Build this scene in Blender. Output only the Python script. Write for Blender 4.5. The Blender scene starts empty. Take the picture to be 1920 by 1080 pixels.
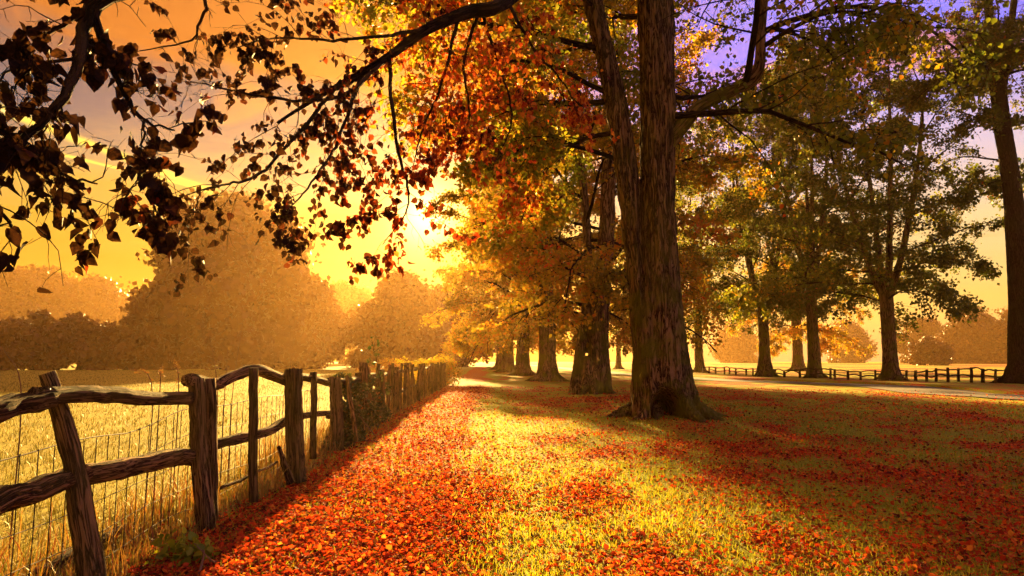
import bpy, math, random
import numpy as np
from mathutils import Vector, Matrix, noise as mnoise

R = math.radians
SC = bpy.context.scene
COL = SC.collection

# ------------------------------------------------------------------ camera
FPX = 1251.0                      # focal length in pixels of the 1920 px wide picture
TILT = math.atan(135.0 / FPX)
CAM_Z = 1.35
cam_d = bpy.data.cameras.new('camera')
cam_d.sensor_width = 36.0
cam_d.lens = 36.0 * FPX / 1920.0
cam_d.clip_start = 0.05
cam_d.clip_end = 3000.0
cam = bpy.data.objects.new('camera', cam_d)
cam.location = (0, 0, CAM_Z)
cam.rotation_euler = (math.pi / 2 + TILT, 0, 0)
COL.objects.link(cam)
SC.camera = cam


def ray(px, py):
    u = (px - 960.0) / FPX
    v = (540.0 - py) / FPX
    return np.array([u, math.cos(TILT) - v * math.sin(TILT), math.sin(TILT) + v * math.cos(TILT)])


def G(px, py):
    d = ray(px, py)
    t = -CAM_Z / d[2]
    return np.array([d[0] * t, d[1] * t, 0.0])


def PT(px, py, Y):
    d = ray(px, py)
    t = Y / d[1]
    return np.array([d[0] * t, Y, CAM_Z + d[2] * t])


# ------------------------------------------------------------------ world, sun, exposure
SUN_DIR = ray(800, 405)
SUN_DIR = SUN_DIR / np.linalg.norm(SUN_DIR)
SUN_EL = math.asin(SUN_DIR[2])
SUN_AZ = math.atan2(SUN_DIR[0], SUN_DIR[1])

world = bpy.data.worlds.new('World')
SC.world = world
world.use_nodes = True
WT = world.node_tree
WT.nodes.clear()


class NT:
    """small helper to write node trees"""
    def __init__(self, tree):
        self.t = tree

    def n(self, typ, **kw):
        nd = self.t.nodes.new(typ)
        for k, v in kw.items():
            setattr(nd, k, v)
        return nd

    def l(self, a, b):
        self.t.links.new(a, b)

    def put(self, sock, v):
        if isinstance(v, bpy.types.NodeSocket):
            self.l(v, sock)
        elif v is not None:
            sock.default_value = v

    def math(self, op, a, b=None, c=None, clamp=False):
        nd = self.n('ShaderNodeMath', operation=op, use_clamp=clamp)
        for i, v in enumerate((a, b, c)):
            if v is not None:
                self.put(nd.inputs[i], v)
        return nd.outputs[0]

    def vmath(self, op, a, b=None, scale=None):
        nd = self.n('ShaderNodeVectorMath', operation=op)
        self.put(nd.inputs[0], a)
        if b is not None:
            self.put(nd.inputs[1], b)
        if scale is not None:
            self.put(nd.inputs['Scale'], scale)
        return nd.outputs['Value'] if op in ('DOT_PRODUCT', 'LENGTH') else nd.outputs['Vector']

    def mix(self, f, a, b, blend='MIX'):
        nd = self.n('ShaderNodeMix', data_type='RGBA', blend_type=blend)
        self.put(nd.inputs[0], f)
        self.put(nd.inputs[6], a if isinstance(a, bpy.types.NodeSocket) else (*a, 1.0))
        self.put(nd.inputs[7], b if isinstance(b, bpy.types.NodeSocket) else (*b, 1.0))
        return nd.outputs[2]

    def ramp(self, f, stops, interp='LINEAR'):
        nd = self.n('ShaderNodeValToRGB')
        cr = nd.color_ramp
        cr.interpolation = interp
        while len(cr.elements) < len(stops):
            cr.elements.new(0.5)
        for e, (p, c) in zip(cr.elements, stops):
            e.position = p
            e.color = (*c, 1.0) if len(c) == 3 else c
        self.put(nd.inputs[0], f)
        return nd.outputs[0]

    def maprange(self, v, a, b, c=0.0, d=1.0, smooth=True):
        nd = self.n('ShaderNodeMapRange')
        nd.interpolation_type = 'SMOOTHSTEP' if smooth else 'LINEAR'
        self.put(nd.inputs[0], v)
        for i, x in enumerate((a, b, c, d)):
            nd.inputs[1 + i].default_value = x
        return nd.outputs[0]

    def noise(self, vec, scale, detail=4.0, rough=0.55, dist=0.0):
        nd = self.n('ShaderNodeTexNoise')
        if vec is not None:
            self.l(vec, nd.inputs['Vector'])
        nd.inputs['Scale'].default_value = scale
        nd.inputs['Detail'].default_value = detail
        nd.inputs['Roughness'].default_value = rough
        nd.inputs['Distortion'].default_value = dist
        return nd.outputs[0]

    def comb(self, x, y, z):
        nd = self.n('ShaderNodeCombineXYZ')
        for i, v in enumerate((x, y, z)):
            self.put(nd.inputs[i], v)
        return nd.outputs[0]

    def sep(self, v):
        nd = self.n('ShaderNodeSeparateXYZ')
        self.l(v, nd.inputs[0])
        return nd.outputs


def make_world():
    w = NT(WT)
    tc = w.n('ShaderNodeTexCoord')
    d = w.vmath('NORMALIZE', tc.outputs['Generated'])
    x, y, z = w.sep(d)
    zc = w.math('MAXIMUM', z, 0.0)
    # colour by height above the horizon, towards the sun and away from it
    zn = w.math('ADD', zc, w.math('MULTIPLY', w.math('SUBTRACT', w.noise(w.comb(w.math('MULTIPLY', x, 2.2), w.math('MULTIPLY', y, 2.2), w.math('MULTIPLY', z, 13.0)), 1.6, 5.0, 0.62), 0.5), 0.15))
    warm = w.ramp(zn, [(0.0, (0.48, 0.20, 0.01)), (0.10, (0.52, 0.28, 0.0)), (0.19, (0.62, 0.37, 0.03)), (0.235, (0.50, 0.36, 0.12)),
                       (0.27, (0.26, 0.23, 0.16)), (0.31, (0.03, 0.09, 0.16)), (0.355, (0.06, 0.09, 0.13)), (0.40, (0.55, 0.14, 0.015)), (0.65, (0.62, 0.22, 0.05)), (1.0, (0.60, 0.33, 0.20))])
    cool = w.ramp(zc, [(0.0, (0.75, 0.38, 0.15)), (0.08, (0.9, 0.60, 0.14)), (0.18, (0.95, 0.70, 0.34)),
                       (0.28, (0.75, 0.60, 0.80)), (0.38, (0.30, 0.26, 1.15)), (0.6, (0.38, 0.28, 0.9)), (1.0, (0.55, 0.36, 0.45))])
    hx = w.math('DIVIDE', x, w.math('SQRT', w.math('ADD', w.math('MULTIPLY', x, x), w.math('ADD', w.math('MULTIPLY', y, y), 1e-4))))
    side = w.maprange(hx, -0.05, 0.35)
    base = w.mix(side, warm, cool)
    # cloud sheet on a flat layer high above
    zz = w.math('ADD', zc, 0.06)
    u = w.math('DIVIDE', x, zz)
    v = w.math('DIVIDE', y, zz)
    cv = w.comb(w.math('ADD', w.math('MULTIPLY', u, 0.55), w.math('MULTIPLY', v, 0.25)), w.math('MULTIPLY', v, 1.0), 3.7)
    n1 = w.noise(cv, 1.3, 6.0, 0.6, 0.6)
    cm = w.maprange(n1, 0.50, 0.60)
    ccol = w.ramp(zc, [(0.0, (0.8, 0.45, 0.03)), (0.2, (0.9, 0.42, 0.06)), (0.42, (0.85, 0.22, 0.03)), (1.0, (0.75, 0.22, 0.08))])
    cfade = w.maprange(zc, 0.06, 0.22)
    base = w.mix(w.math('MULTIPLY', w.math('MULTIPLY', cm, cfade), w.maprange(zc, 0.30, 0.42, 0.35, 0.85)), base, ccol)
    n2 = w.noise(cv, 4.2, 5.0, 0.6, 0.4)
    base = w.mix(w.math('MULTIPLY', w.maprange(n2, 0.45, 0.75), w.math('MULTIPLY', cfade, 0.18)), base, (0.9, 0.36, 0.07))

    # two condensation trails
    def trail(p0, p1, width, amt, b):
        a0, a1 = ray(*p0), ray(*p1)
        q0 = a0[:2] / (a0[2] + 0.06 * np.linalg.norm(a0))
        q1 = a1[:2] / (a1[2] + 0.06 * np.linalg.norm(a1))
        t = (q1 - q0) / np.linalg.norm(q1 - q0)
        nn = np.array([-t[1], t[0]])
        off = float(nn @ q0)
        dist = w.math('ABSOLUTE', w.math('SUBTRACT', w.math('ADD', w.math('MULTIPLY', u, float(nn[0])), w.math('MULTIPLY', v, float(nn[1]))), off))
        al = w.math('ADD', w.math('MULTIPLY', u, float(t[0])), w.math('MULTIPLY', v, float(t[1])))
        wob = w.math('MULTIPLY', w.noise(cv, 9.0, 3.0), width * 0.9)
        m = w.maprange(w.math('ADD', dist, wob), width * 0.5, width * 1.5, 1.0, 0.0)
        l0, l1 = float(t @ q0), float(t @ q1)
        m = w.math('MULTIPLY', m, w.maprange(al, l1 - 0.2, l1 + 0.9, 1.0, 0.0))
        return w.mix(w.math('MULTIPLY', m, amt), b, (1.35, 0.95, 0.12))
    base = trail((0, 205), (360, 345), 0.06, 1.0, base)
    base = trail((0, 262), (340, 345), 0.03, 0.95, base)
    # glow round the sun
    dt = w.math('MAXIMUM', w.vmath('DOT_PRODUCT', d, tuple(float(c) for c in SUN_DIR)), 0.0)
    g1 = w.math('POWER', dt, 24.0)
    g2 = w.math('POWER', dt, 90.0)
    g3 = w.math('POWER', dt, 1500.0)
    base = w.mix(1.0, base, w.mix(g1, (0, 0, 0), (0.34, 0.17, 0.01)), 'ADD')
    base = w.mix(1.0, base, w.mix(g2, (0, 0, 0), (0.8, 0.5, 0.12)), 'ADD')
    base = w.mix(1.0, base, w.mix(g3, (0, 0, 0), (3.2, 2.2, 0.9)), 'ADD')
    # below the horizon: dim earth
    base = w.mix(w.maprange(z, -0.10, -0.01), (0.20, 0.09, 0.03), base)
    sky = w.n('ShaderNodeTexSky', sky_type='NISHITA')
    sky.sun_disc = False
    sky.sun_elevation = SUN_EL
    sky.sun_rotation = SUN_AZ
    sky.air_density = 1.6
    sky.dust_density = 4.0
    skyc = w.mix(1.0, sky.outputs[0], (0.004, 0.003, 0.0025), 'MULTIPLY')
    base = w.mix(1.0, base, skyc, 'ADD')
    bg = w.n('ShaderNodeBackground')
    bg.inputs['Strength'].default_value = 0.14
    w.l(base, bg.inputs['Color'])
    out = w.n('ShaderNodeOutputWorld')
    w.l(bg.outputs[0], out.inputs['Surface'])


make_world()
sun_d = bpy.data.lights.new('sun', 'SUN')
sun_d.energy = 5.0
sun_d.angle = R(1.5)
sun_d.color = (1.0, 0.60, 0.17)
sun = bpy.data.objects.new('sun', sun_d)
sun.rotation_euler = Vector(-SUN_DIR).to_track_quat('-Z', 'Y').to_euler()
sun.location = (-10, 60, 30)
COL.objects.link(sun)

SC.view_settings.view_transform = 'Standard'
SC.view_settings.look = 'None'
SC.view_settings.gamma = 1.0
SC.view_settings.use_curve_mapping = False
SC.view_settings.exposure = 2.82
cy = SC.cycles
cy.use_denoising = True
try:
    cy.denoiser = 'OPENIMAGEDENOISE'
    cy.denoising_input_passes = 'RGB_ALBEDO_NORMAL'
except Exception:
    pass
cy.max_bounces = 6
cy.diffuse_bounces = 3
cy.glossy_bounces = 2
cy.transmission_bounces = 3
cy.transparent_max_bounces = 4
cy.volume_bounces = 1
cy.caustics_reflective = False
cy.caustics_refractive = False
cy.sample_clamp_indirect = 4.0
cy.use_adaptive_sampling = True
cy.adaptive_threshold = 0.02


# ------------------------------------------------------------------ materials
def new_mat(name):
    m = bpy.data.materials.new(name)
    m.use_nodes = True
    m.node_tree.nodes.clear()
    w = NT(m.node_tree)
    out = w.n('ShaderNodeOutputMaterial')
    return m, w, out


def attr(w, name):
    return w.n('ShaderNodeAttribute', attribute_name=name)


def leaf_mat(name, stops, trans=0.5, rough=0.5, spec=0.25, veins=False):
    m, w, out = new_mat(name)
    t = attr(w, 'tint').outputs['Fac']
    col = w.ramp(t, stops)
    tc = w.n('ShaderNodeTexCoord')
    nz = w.noise(tc.outputs['Object'], 9.0 if not veins else 60.0, 3.0)
    col = w.mix(w.maprange(nz, 0.35, 0.75, 0.0, 0.45), col, w.mix(0.5, col, (0.16, 0.06, 0.015)))
    p = w.n('ShaderNodeBsdfPrincipled')
    w.l(col, p.inputs['Base Color'])
    p.inputs['Roughness'].default_value = rough
    p.inputs['Specular IOR Level'].default_value = spec
    tr = w.n('ShaderNodeBsdfTranslucent')
    w.l(w.mix(1.0, col, (1.45, 1.3, 0.9), 'MULTIPLY'), tr.inputs['Color'])
    mx = w.n('ShaderNodeMixShader')
    mx.inputs[0].default_value = trans
    w.l(p.outputs[0], mx.inputs[1])
    w.l(tr.outputs[0], mx.inputs[2])
    w.l(mx.outputs[0], out.inputs['Surface'])
    return m


def bark_mat(name, dark, light, moss, mossamt, ring=26.0, bump=1.0, bdist=0.10, zs=0.115, mossz=0.0):
    m, w, out = new_mat(name)
    g = attr(w, 'gco').outputs['Vector']
    mp = w.n('ShaderNodeMapping')
    mp.inputs['Scale'].default_value = (ring, ring, ring * zs)
    w.l(g, mp.inputs['Vector'])
    n1 = w.noise(mp.outputs[0], 0.55, 5.0, 0.6, 0.9)
    fis = w.maprange(w.math('ABSOLUTE', w.math('SUBTRACT', n1, 0.5)), 0.0, 0.09)      # fissures between plates
    n1b = w.noise(mp.outputs[0], 1.6, 6.0, 0.65, 0.3)
    n2 = w.noise(g, 1.3, 5.0, 0.65)
    n3 = w.noise(g, ring * 2.2, 4.0, 0.6)
    n4 = w.noise(g, 0.8, 3.0, 0.5)
    f = w.math('ADD', w.math('MULTIPLY', fis, 0.45), w.math('ADD', w.math('MULTIPLY', n1b, 0.55), w.math('MULTIPLY', n3, 0.25)))
    col = w.ramp(f, [(0.40, dark), (0.62, tuple((a + b) * 0.42 for a, b in zip(dark, light))), (0.92, light)])
    col = w.mix(w.maprange(n4, 0.35, 0.7, 0.0, 0.55), col, w.mix(0.6, col, dark))
    oi = w.n('ShaderNodeObjectInfo')
    col = w.mix(1.0, col, w.ramp(oi.outputs['Random'], [(0.0, (0.62, 0.62, 0.66)), (1.0, (1.25, 1.18, 1.05))]), 'MULTIPLY')
    mo = w.math('MULTIPLY', w.maprange(n2, 0.40, 0.62), mossamt)
    if mossz:
        z = w.sep(g)[2]
        mo = w.math('MULTIPLY', mo, w.maprange(z, mossz, mossz * 0.2, 0.25, 1.0))
    col = w.mix(mo, col, w.mix(n3, moss, w.mix(0.5, moss, dark)))
    p = w.n('ShaderNodeBsdfPrincipled')
    w.l(col, p.inputs['Base Color'])
    p.inputs['Roughness'].default_value = 0.85
    p.inputs['Specular IOR Level'].default_value = 0.04
    b = w.n('ShaderNodeBump')
    b.inputs['Strength'].default_value = bump
    b.inputs['Distance'].default_value = bdist
    w.l(f, b.inputs['Height'])
    w.l(b.outputs[0], p.inputs['Normal'])
    w.l(p.outputs[0], out.inputs['Surface'])
    return m


def plain_mat(name, c, rough=0.7, metal=0.0):
    m, w, out = new_mat(name)
    tc = w.n('ShaderNodeTexCoord')
    nz = w.noise(tc.outputs['Object'], 14.0, 4.0)
    col = w.mix(w.maprange(nz, 0.3, 0.7), c, tuple(k * 0.55 for k in c))
    p = w.n('ShaderNodeBsdfPrincipled')
    w.l(col, p.inputs['Base Color'])
    p.inputs['Roughness'].default_value = rough
    p.inputs['Metallic'].default_value = metal
    w.l(p.outputs[0], out.inputs['Surface'])
    return m


def ground_mat(name, grass_a, grass_b, leaf_stops, soil):
    m, w, out = new_mat(name)
    tc = w.n('ShaderNodeTexCoord')
    o = tc.outputs['Object']
    cov = attr(w, 'cover').outputs['Fac']
    nf = w.noise(o, 13.0, 5.0, 0.7)
    nm = w.noise(o, 1.1, 5.0, 0.6)
    nb = w.noise(o, 55.0, 2.0, 0.6)
    gc = w.mix(w.maprange(nm, 0.3, 0.7), grass_a, grass_b)
    gc = w.mix(w.maprange(nb, 0.4, 0.75, 0.0, 0.6), gc, soil)
    lc = w.ramp(w.noise(o, 31.0, 2.0, 0.5), leaf_stops)
    k = w.math('SUBTRACT', w.math('ADD', nf, w.math('MULTIPLY', cov, 0.55)), 0.72)
    col = w.mix(w.maprange(k, -0.04, 0.05), gc, lc)
    p = w.n('ShaderNodeBsdfPrincipled')
    w.l(col, p.inputs['Base Color'])
    p.inputs['Roughness'].default_value = 0.9
    p.inputs['Specular IOR Level'].default_value = 0.1
    b = w.n('ShaderNodeBump')
    b.inputs['Strength'].default_value = 0.9
    b.inputs['Distance'].default_value = 0.08
    w.l(w.math('ADD', nf, w.math('MULTIPLY', nb, 0.5)), b.inputs['Height'])
    w.l(b.outputs[0], p.inputs['Normal'])
    w.l(p.outputs[0], out.inputs['Surface'])
    return m


RED_STOPS = [(0.0, (0.05, 0.014, 0.007)), (0.25, (0.30, 0.028, 0.009)), (0.55, (0.55, 0.055, 0.012)), (0.8, (0.62, 0.14, 0.02)), (1.0, (0.62, 0.27, 0.04))]
M = {}
M['lawn'] = ground_mat('lawn_turf', (0.42, 0.42, 0.02), (0.28, 0.35, 0.02), [(0.3, (0.22, 0.035, 0.01)), (0.5, (0.50, 0.07, 0.012)), (0.7, (0.55, 0.20, 0.03))], (0.07, 0.045, 0.015))
M['field'] = ground_mat('field_turf', (0.40, 0.34, 0.03), (0.30, 0.29, 0.03), [(0.3, (0.30, 0.16, 0.03)), (0.7, (0.40, 0.26, 0.05))], (0.16, 0.11, 0.03))
M['grass'] = leaf_mat('grass_blade', [(0.0, (0.10, 0.17, 0.010)), (0.5, (0.26, 0.31, 0.013)), (1.0, (0.43, 0.37, 0.022))], 0.5)
M['meadow'] = leaf_mat('meadow_blade', [(0.0, (0.07, 0.085, 0.010)), (0.5, (0.145, 0.135, 0.012)), (1.0, (0.22, 0.165, 0.02))], 0.2)
M['drygrass'] = leaf_mat('dry_grass_blade', [(0.0, (0.09, 0.10, 0.015)), (0.4, (0.21, 0.13, 0.025)), (0.7, (0.30, 0.17, 0.04)), (1.0, (0.14, 0.035, 0.015))], 0.3)
M['fallen'] = leaf_mat('fallen_leaf', RED_STOPS, 0.38, 0.75, 0.08)
M['lime_green'] = leaf_mat('avenue_leaf_green_gold', [(0.0, (0.06, 0.10, 0.012)), (0.45, (0.15, 0.19, 0.018)), (0.75, (0.34, 0.26, 0.02)), (0.92, (0.48, 0.19, 0.02)), (1.0, (0.52, 0.08, 0.015))], 0.62)
M['lime_gold'] = leaf_mat('avenue_leaf_gold_rust', [(0.0, (0.13, 0.13, 0.014)), (0.4, (0.30, 0.25, 0.02)), (0.7, (0.46, 0.24, 0.02)), (1.0, (0.52, 0.09, 0.014))], 0.6)
M['dark_green'] = leaf_mat('tree_leaf_dark_green', [(0.0, (0.045, 0.075, 0.012)), (0.6, (0.11, 0.14, 0.016)), (0.9, (0.20, 0.14, 0.02)), (1.0, (0.35, 0.10, 0.02))], 0.55)
M['rust'] = leaf_mat('distant_leaf_rust', [(0.0, (0.08, 0.035, 0.010)), (0.6, (0.17, 0.065, 0.012)), (1.0, (0.28, 0.10, 0.02))], 0.12)
M['branch_leaf'] = leaf_mat('overhang_leaf_silhouette_brown_red', [(0.0, (0.007, 0.004, 0.003)), (0.35, (0.011, 0.005, 0.003)), (0.6, (0.09, 0.018, 0.007)), (0.8, (0.34, 0.045, 0.012)), (1.0, (0.52, 0.20, 0.03))], 0.5, 0.6, 0.08, veins=True)  # near-black stops paint an unlit silhouette into the colour; brown and red are leaf
M['ivy'] = leaf_mat('ivy_leaf', [(0.0, (0.02, 0.035, 0.01)), (0.7, (0.06, 0.08, 0.015)), (1.0, (0.25, 0.09, 0.02))], 0.3)
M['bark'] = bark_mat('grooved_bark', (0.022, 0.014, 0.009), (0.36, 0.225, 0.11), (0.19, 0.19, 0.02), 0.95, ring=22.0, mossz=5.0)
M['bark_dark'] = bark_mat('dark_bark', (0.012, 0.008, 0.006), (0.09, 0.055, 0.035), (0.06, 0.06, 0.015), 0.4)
M['wood'] = bark_mat('weathered_oak', (0.012, 0.008, 0.006), (0.36, 0.22, 0.10), (0.17, 0.15, 0.03), 0.45, ring=60.0, bump=1.0, bdist=0.025, zs=0.06)
M['wood_dark'] = bark_mat('dark_weathered_oak', (0.010, 0.007, 0.005), (0.24, 0.14, 0.065), (0.11, 0.10, 0.02), 0.4, ring=60.0, bump=1.0, bdist=0.025, zs=0.06)
M['wire'] = plain_mat('rusty_wire', (0.035, 0.02, 0.012), 0.7, 0.0)
M['stalk'] = plain_mat('dry_stalk', (0.16, 0.07, 0.03), 0.8)
M['road'] = plain_mat('drive_gravel', (0.09, 0.062, 0.04), 0.9)
M['earth'] = plain_mat('verge_earth', (0.07, 0.045, 0.025), 0.95)


# ------------------------------------------------------------------ mesh helpers
def build_mesh(name, V, polys, mat=None, tint=None, gco=None, cover=None, smooth=False):
    V = np.asarray(V, dtype=np.float32).reshape(-1, 3)
    if isinstance(polys, np.ndarray):
        polys = [polys]
    polys = [np.asarray(p, dtype=np.int32) for p in polys if len(p)]
    me = bpy.data.meshes.new(name)
    me.vertices.add(len(V))
    me.vertices.foreach_set('co', V.ravel())
    idx = np.concatenate([p.ravel() for p in polys])
    tot = np.concatenate([np.full(len(p), p.shape[1], dtype=np.int32) for p in polys])
    start = np.concatenate([[0], np.cumsum(tot)[:-1]]).astype(np.int32)
    me.loops.add(len(idx))
    me.loops.foreach_set('vertex_index', idx)
    me.polygons.add(len(tot))
    me.polygons.foreach_set('loop_start', start)
    me.polygons.foreach_set('loop_total', tot)
    if smooth:
        me.polygons.foreach_set('use_smooth', np.ones(len(tot), dtype=bool))
    for nm, a in (('tint', tint), ('cover', cover)):
        if a is not None:
            at = me.attributes.new(nm, 'FLOAT', 'POINT')
            at.data.foreach_set('value', np.asarray(a, dtype=np.float32))
    if gco is not None:
        at = me.attributes.new('gco', 'FLOAT_VECTOR', 'POINT')
        at.data.foreach_set('vector', np.asarray(gco, dtype=np.float32).ravel())
    me.update(calc_edges=True)
    if mat is not None:
        me.materials.append(M[mat] if isinstance(mat, str) else mat)
    return me


def link(name, data, parent=None, loc=None):
    o = bpy.data.objects.new(name, data)
    COL.objects.link(o)
    if parent is not None:
        o.parent = parent
    if loc is not None:
        o.location = loc
    return o


def tag(o, label=None, cat=None, group=None, kind=None):
    for k, v in (('label', label), ('category', cat), ('group', group), ('kind', kind)):
        if v:
            o[k] = v
    return o


def thing(name, label, cat, loc, group=None, rz=0.0, scale=1.0):
    o = link(name, None, loc=tuple(float(c) for c in loc))
    o.rotation_euler = (0, 0, rz)
    o.scale = (scale, scale, scale)
    return tag(o, label, cat, group)


class Acc:
    """collects tubes and lofts into one mesh"""
    def __init__(self):
        self.V, self.F, self.g, self.n = [], {}, [], 0

    def add(self, V, polys, g=None):
        self.V.append(V)
        self.g.append(V if g is None else g)
        for p in polys:
            p = np.asarray(p, dtype=np.int32)
            self.F.setdefault(p.shape[1], []).append(p + self.n)
        self.n += len(V)

    def mesh(self, name, mat, origin=(0, 0, 0), smooth=True, tint=None):
        V = np.concatenate(self.V) - np.asarray(origin, dtype=float)
        return build_mesh(name, V, [np.concatenate(f) for f in self.F.values()], mat, gco=np.concatenate(self.g), smooth=smooth, tint=tint)


def frames(P):
    P = np.asarray(P, dtype=float)
    T = np.gradient(P, axis=0)
    T /= np.linalg.norm(T, axis=1)[:, None] + 1e-9
    a = np.array([1.0, 0, 0]) if abs(T[0][0]) < 0.8 else np.array([0, 1.0, 0])
    N = np.zeros_like(P)
    n = a - T[0] * (a @ T[0])
    n /= np.linalg.norm(n)
    for i in range(len(P)):
        n = n - T[i] * (n @ T[i])
        n /= np.linalg.norm(n) + 1e-9
        N[i] = n
    return T, N, np.cross(T, N)


def tube(P, rad, sides=6, cap=False, shape=None):
    """shape: (rings, sides) radial multipliers or None"""
    P = np.asarray(P, dtype=float)
    n = len(P)
    rad = np.broadcast_to(np.asarray(rad, dtype=float), (n,))
    T, N, B = frames(P)
    th = np.linspace(0, 2 * math.pi, sides, endpoint=False)
    c, s = np.cos(th), np.sin(th)
    r = rad[:, None] * (np.ones((n, sides)) if shape is None else shape)
    V = P[:, None, :] + r[..., None] * (N[:, None, :] * c[None, :, None] + B[:, None, :] * s[None, :, None])
    seg = np.concatenate([[0], np.cumsum(np.linalg.norm(np.diff(P, axis=0), axis=1))])
    off = (abs(P[0][0]) * 7.3 + abs(P[0][1]) * 3.1) % 5
    g = np.stack([r * c + off, r * s, np.broadcast_to(seg[:, None], (n, sides))], -1)
    i = np.arange(n - 1)[:, None] * sides
    j = np.arange(sides)[None, :]
    k = (np.arange(sides)[None, :] + 1) % sides
    F = np.stack([i + j, i + k, i + sides + k, i + sides + j], -1).reshape(-1, 4)
    polys = [F]
    V = V.reshape(-1, 3)
    g = g.reshape(-1, 3)
    if cap:
        c0, c1 = len(V), len(V) + 1
        V = np.concatenate([V, [P[0], P[-1]]])
        g = np.concatenate([g, [[off, 0, 0], [off, 0, seg[-1]]]])
        a = np.arange(sides)
        b = (a + 1) % sides
        polys.append(np.stack([b, a, np.full(sides, c0)], -1))
        o = (n - 1) * sides
        polys.append(np.stack([o + a, o + b, np.full(sides, c1)], -1))
    return V, polys, g


def spline(pts, n):
    """Catmull-Rom through pts"""
    pts = np.asarray(pts, dtype=float)
    if len(pts) == 2:
        t = np.linspace(0, 1, n)[:, None]
        return pts[0] * (1 - t) + pts[1] * t
    p = np.concatenate([[2 * pts[0] - pts[1]], pts, [2 * pts[-1] - pts[-2]]])
    m = len(pts) - 1
    out = []
    for u in np.linspace(0, m, n):
        i = min(int(u), m - 1)
        t = u - i
        a, b, c, d = p[i], p[i + 1], p[i + 2], p[i + 3]
        out.append(0.5 * ((2 * b) + (c - a) * t + (2 * a - 5 * b + 4 * c - d) * t * t + (3 * b - a - 3 * c + d) * t ** 3))
    return np.array(out)


def leaf_soup(P, D, N, S, detail=1, wid=0.42, fold=0.10, curl=0.0, rng=None):
    """P base points, D axis, N normal, S length -> verts, tris (leaf faces)"""
    D = D / (np.linalg.norm(D, axis=1)[:, None] + 1e-9)
    N = N - D * np.sum(N * D, 1)[:, None]
    N /= np.linalg.norm(N, axis=1)[:, None] + 1e-9
    B = np.cross(D, N)
    S = S[:, None]
    n = len(P)
    if detail == 1:
        prof = [(0, 0, 0), (0.42, wid, fold), (1, 0, -curl), (0.42, -wid, fold)]
        tri = [(0, 1, 2), (0, 2, 3)]
    else:
        prof = [(0, 0, 0), (0.18, wid * 0.85, fold * 0.8), (0.52, wid * 0.9, fold), (1, 0, -curl), (0.52, -wid * 0.9, fold), (0.18, -wid * 0.85, fold * 0.8), (0.4, 0, -fold * 0.3)]
        tri = [(0, 1, 6), (1, 2, 6), (2, 3, 6), (3, 4, 6), (4, 5, 6), (5, 0, 6)]
    V = np.stack([P + S * (a * D + b * B + c * N) for a, b, c in prof], 1)
    k = len(prof)
    F = (np.arange(n)[:, None, None] * k + np.array(tri)[None]).reshape(-1, 3)
    return V.reshape(-1, 3), F, k


def rand_dirs(rng, n):
    v = rng.normal(size=(n, 3))
    return v / np.linalg.norm(v, axis=1)[:, None]


_tab = np.random.RandomState(5).rand(256, 256)


def vnoise(x, y, seed=0):
    x = np.asarray(x, dtype=float) + seed * 17.31
    y = np.asarray(y, dtype=float) + seed * 9.77
    xi, yi = np.floor(x).astype(int), np.floor(y).astype(int)
    fx, fy = x - xi, y - yi
    fx = fx * fx * (3 - 2 * fx)
    fy = fy * fy * (3 - 2 * fy)
    h = lambda a, b: _tab[a & 255, b & 255]
    return (h(xi, yi) * (1 - fx) + h(xi + 1, yi) * fx) * (1 - fy) + (h(xi, yi + 1) * (1 - fx) + h(xi + 1, yi + 1) * fx) * fy


def fbm(x, y, seed=0, o=4):
    s, a, t = 0.0, 1.0, 0.0
    for i in range(o):
        s = s + a * vnoise(x * 2 ** i, y * 2 ** i, seed + i * 3)
        t += a
        a *= 0.55
    return s / t


# ------------------------------------------------------------------ layout
FENCE_D = np.array([-3.0, 2.0, 3.75, 5.55, 7.5, 10.3, 20.0, 36.0, 60.0, 200.0])
FENCE_X = np.array([-1.9, -2.2, -2.36, -2.55, -2.50, -2.70, -3.05, -3.5, -4.4, -10.0])


def fence_x(d):
    return np.interp(d, FENCE_D, FENCE_X)


HERO = G(1264, 796) + np.array([0.0, 0.45, 0.08])
TRUNKS = [HERO]


def ground_z(x, y):
    x = np.asarray(x, dtype=float)
    y = np.asarray(y, dtype=float)
    z = (fbm(x * 0.35, y * 0.35, 11, 3) - 0.5) * 0.10
    near = np.clip((np.hypot(x, y) - 60) / 60, 0, 1)
    z = z * (1 - near)
    z = z + 0.12 * np.exp(-((x - HERO[0]) ** 2 + (y - HERO[1]) ** 2) / (2 * 1.3 ** 2))
    return z


def cover(x, y):
    """how thick the fallen leaves lie"""
    x = np.asarray(x, dtype=float)
    y = np.asarray(y, dtype=float)
    s = x - fence_x(y)
    n = fbm(x * 0.55, y * 0.28, 3, 4)
    n2 = fbm(x * 1.7, y * 1.1, 8, 3)
    strip = np.clip((s + 0.2) / 0.4, 0, 1) * np.clip((2.5 + (n - 0.5) * 1.6 - s) / 0.6, 0, 1)
    lane = np.clip((s - 2.2) / 0.4, 0, 1) * np.clip((3.2 - s) / 0.4, 0, 1)
    c = np.clip((n - 0.50) * 3.6 + (n2 - 0.5) * 2.2 + 0.18, 0, 1)
    band = np.exp(-((y - (11.5 - 1.15 * (x - 0.6))) / 1.1) ** 2) * (x > -0.2)
    c = np.maximum(c * 0.85, 0.75 * band * np.clip(n2 * 2.2 - 0.3, 0, 1))
    c = np.maximum(c * 0.8, 0.25 + 0.75 * np.clip(n2 - 0.42, -0.2, 1)) * (1 - 0.5 * lane)
    c = np.maximum(c, strip * (0.62 + 0.6 * (n2 - 0.35)))
    c = np.where(s < -0.1, 0.1 * np.exp(s), c)
    return np.clip(c, 0, 1)


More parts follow.
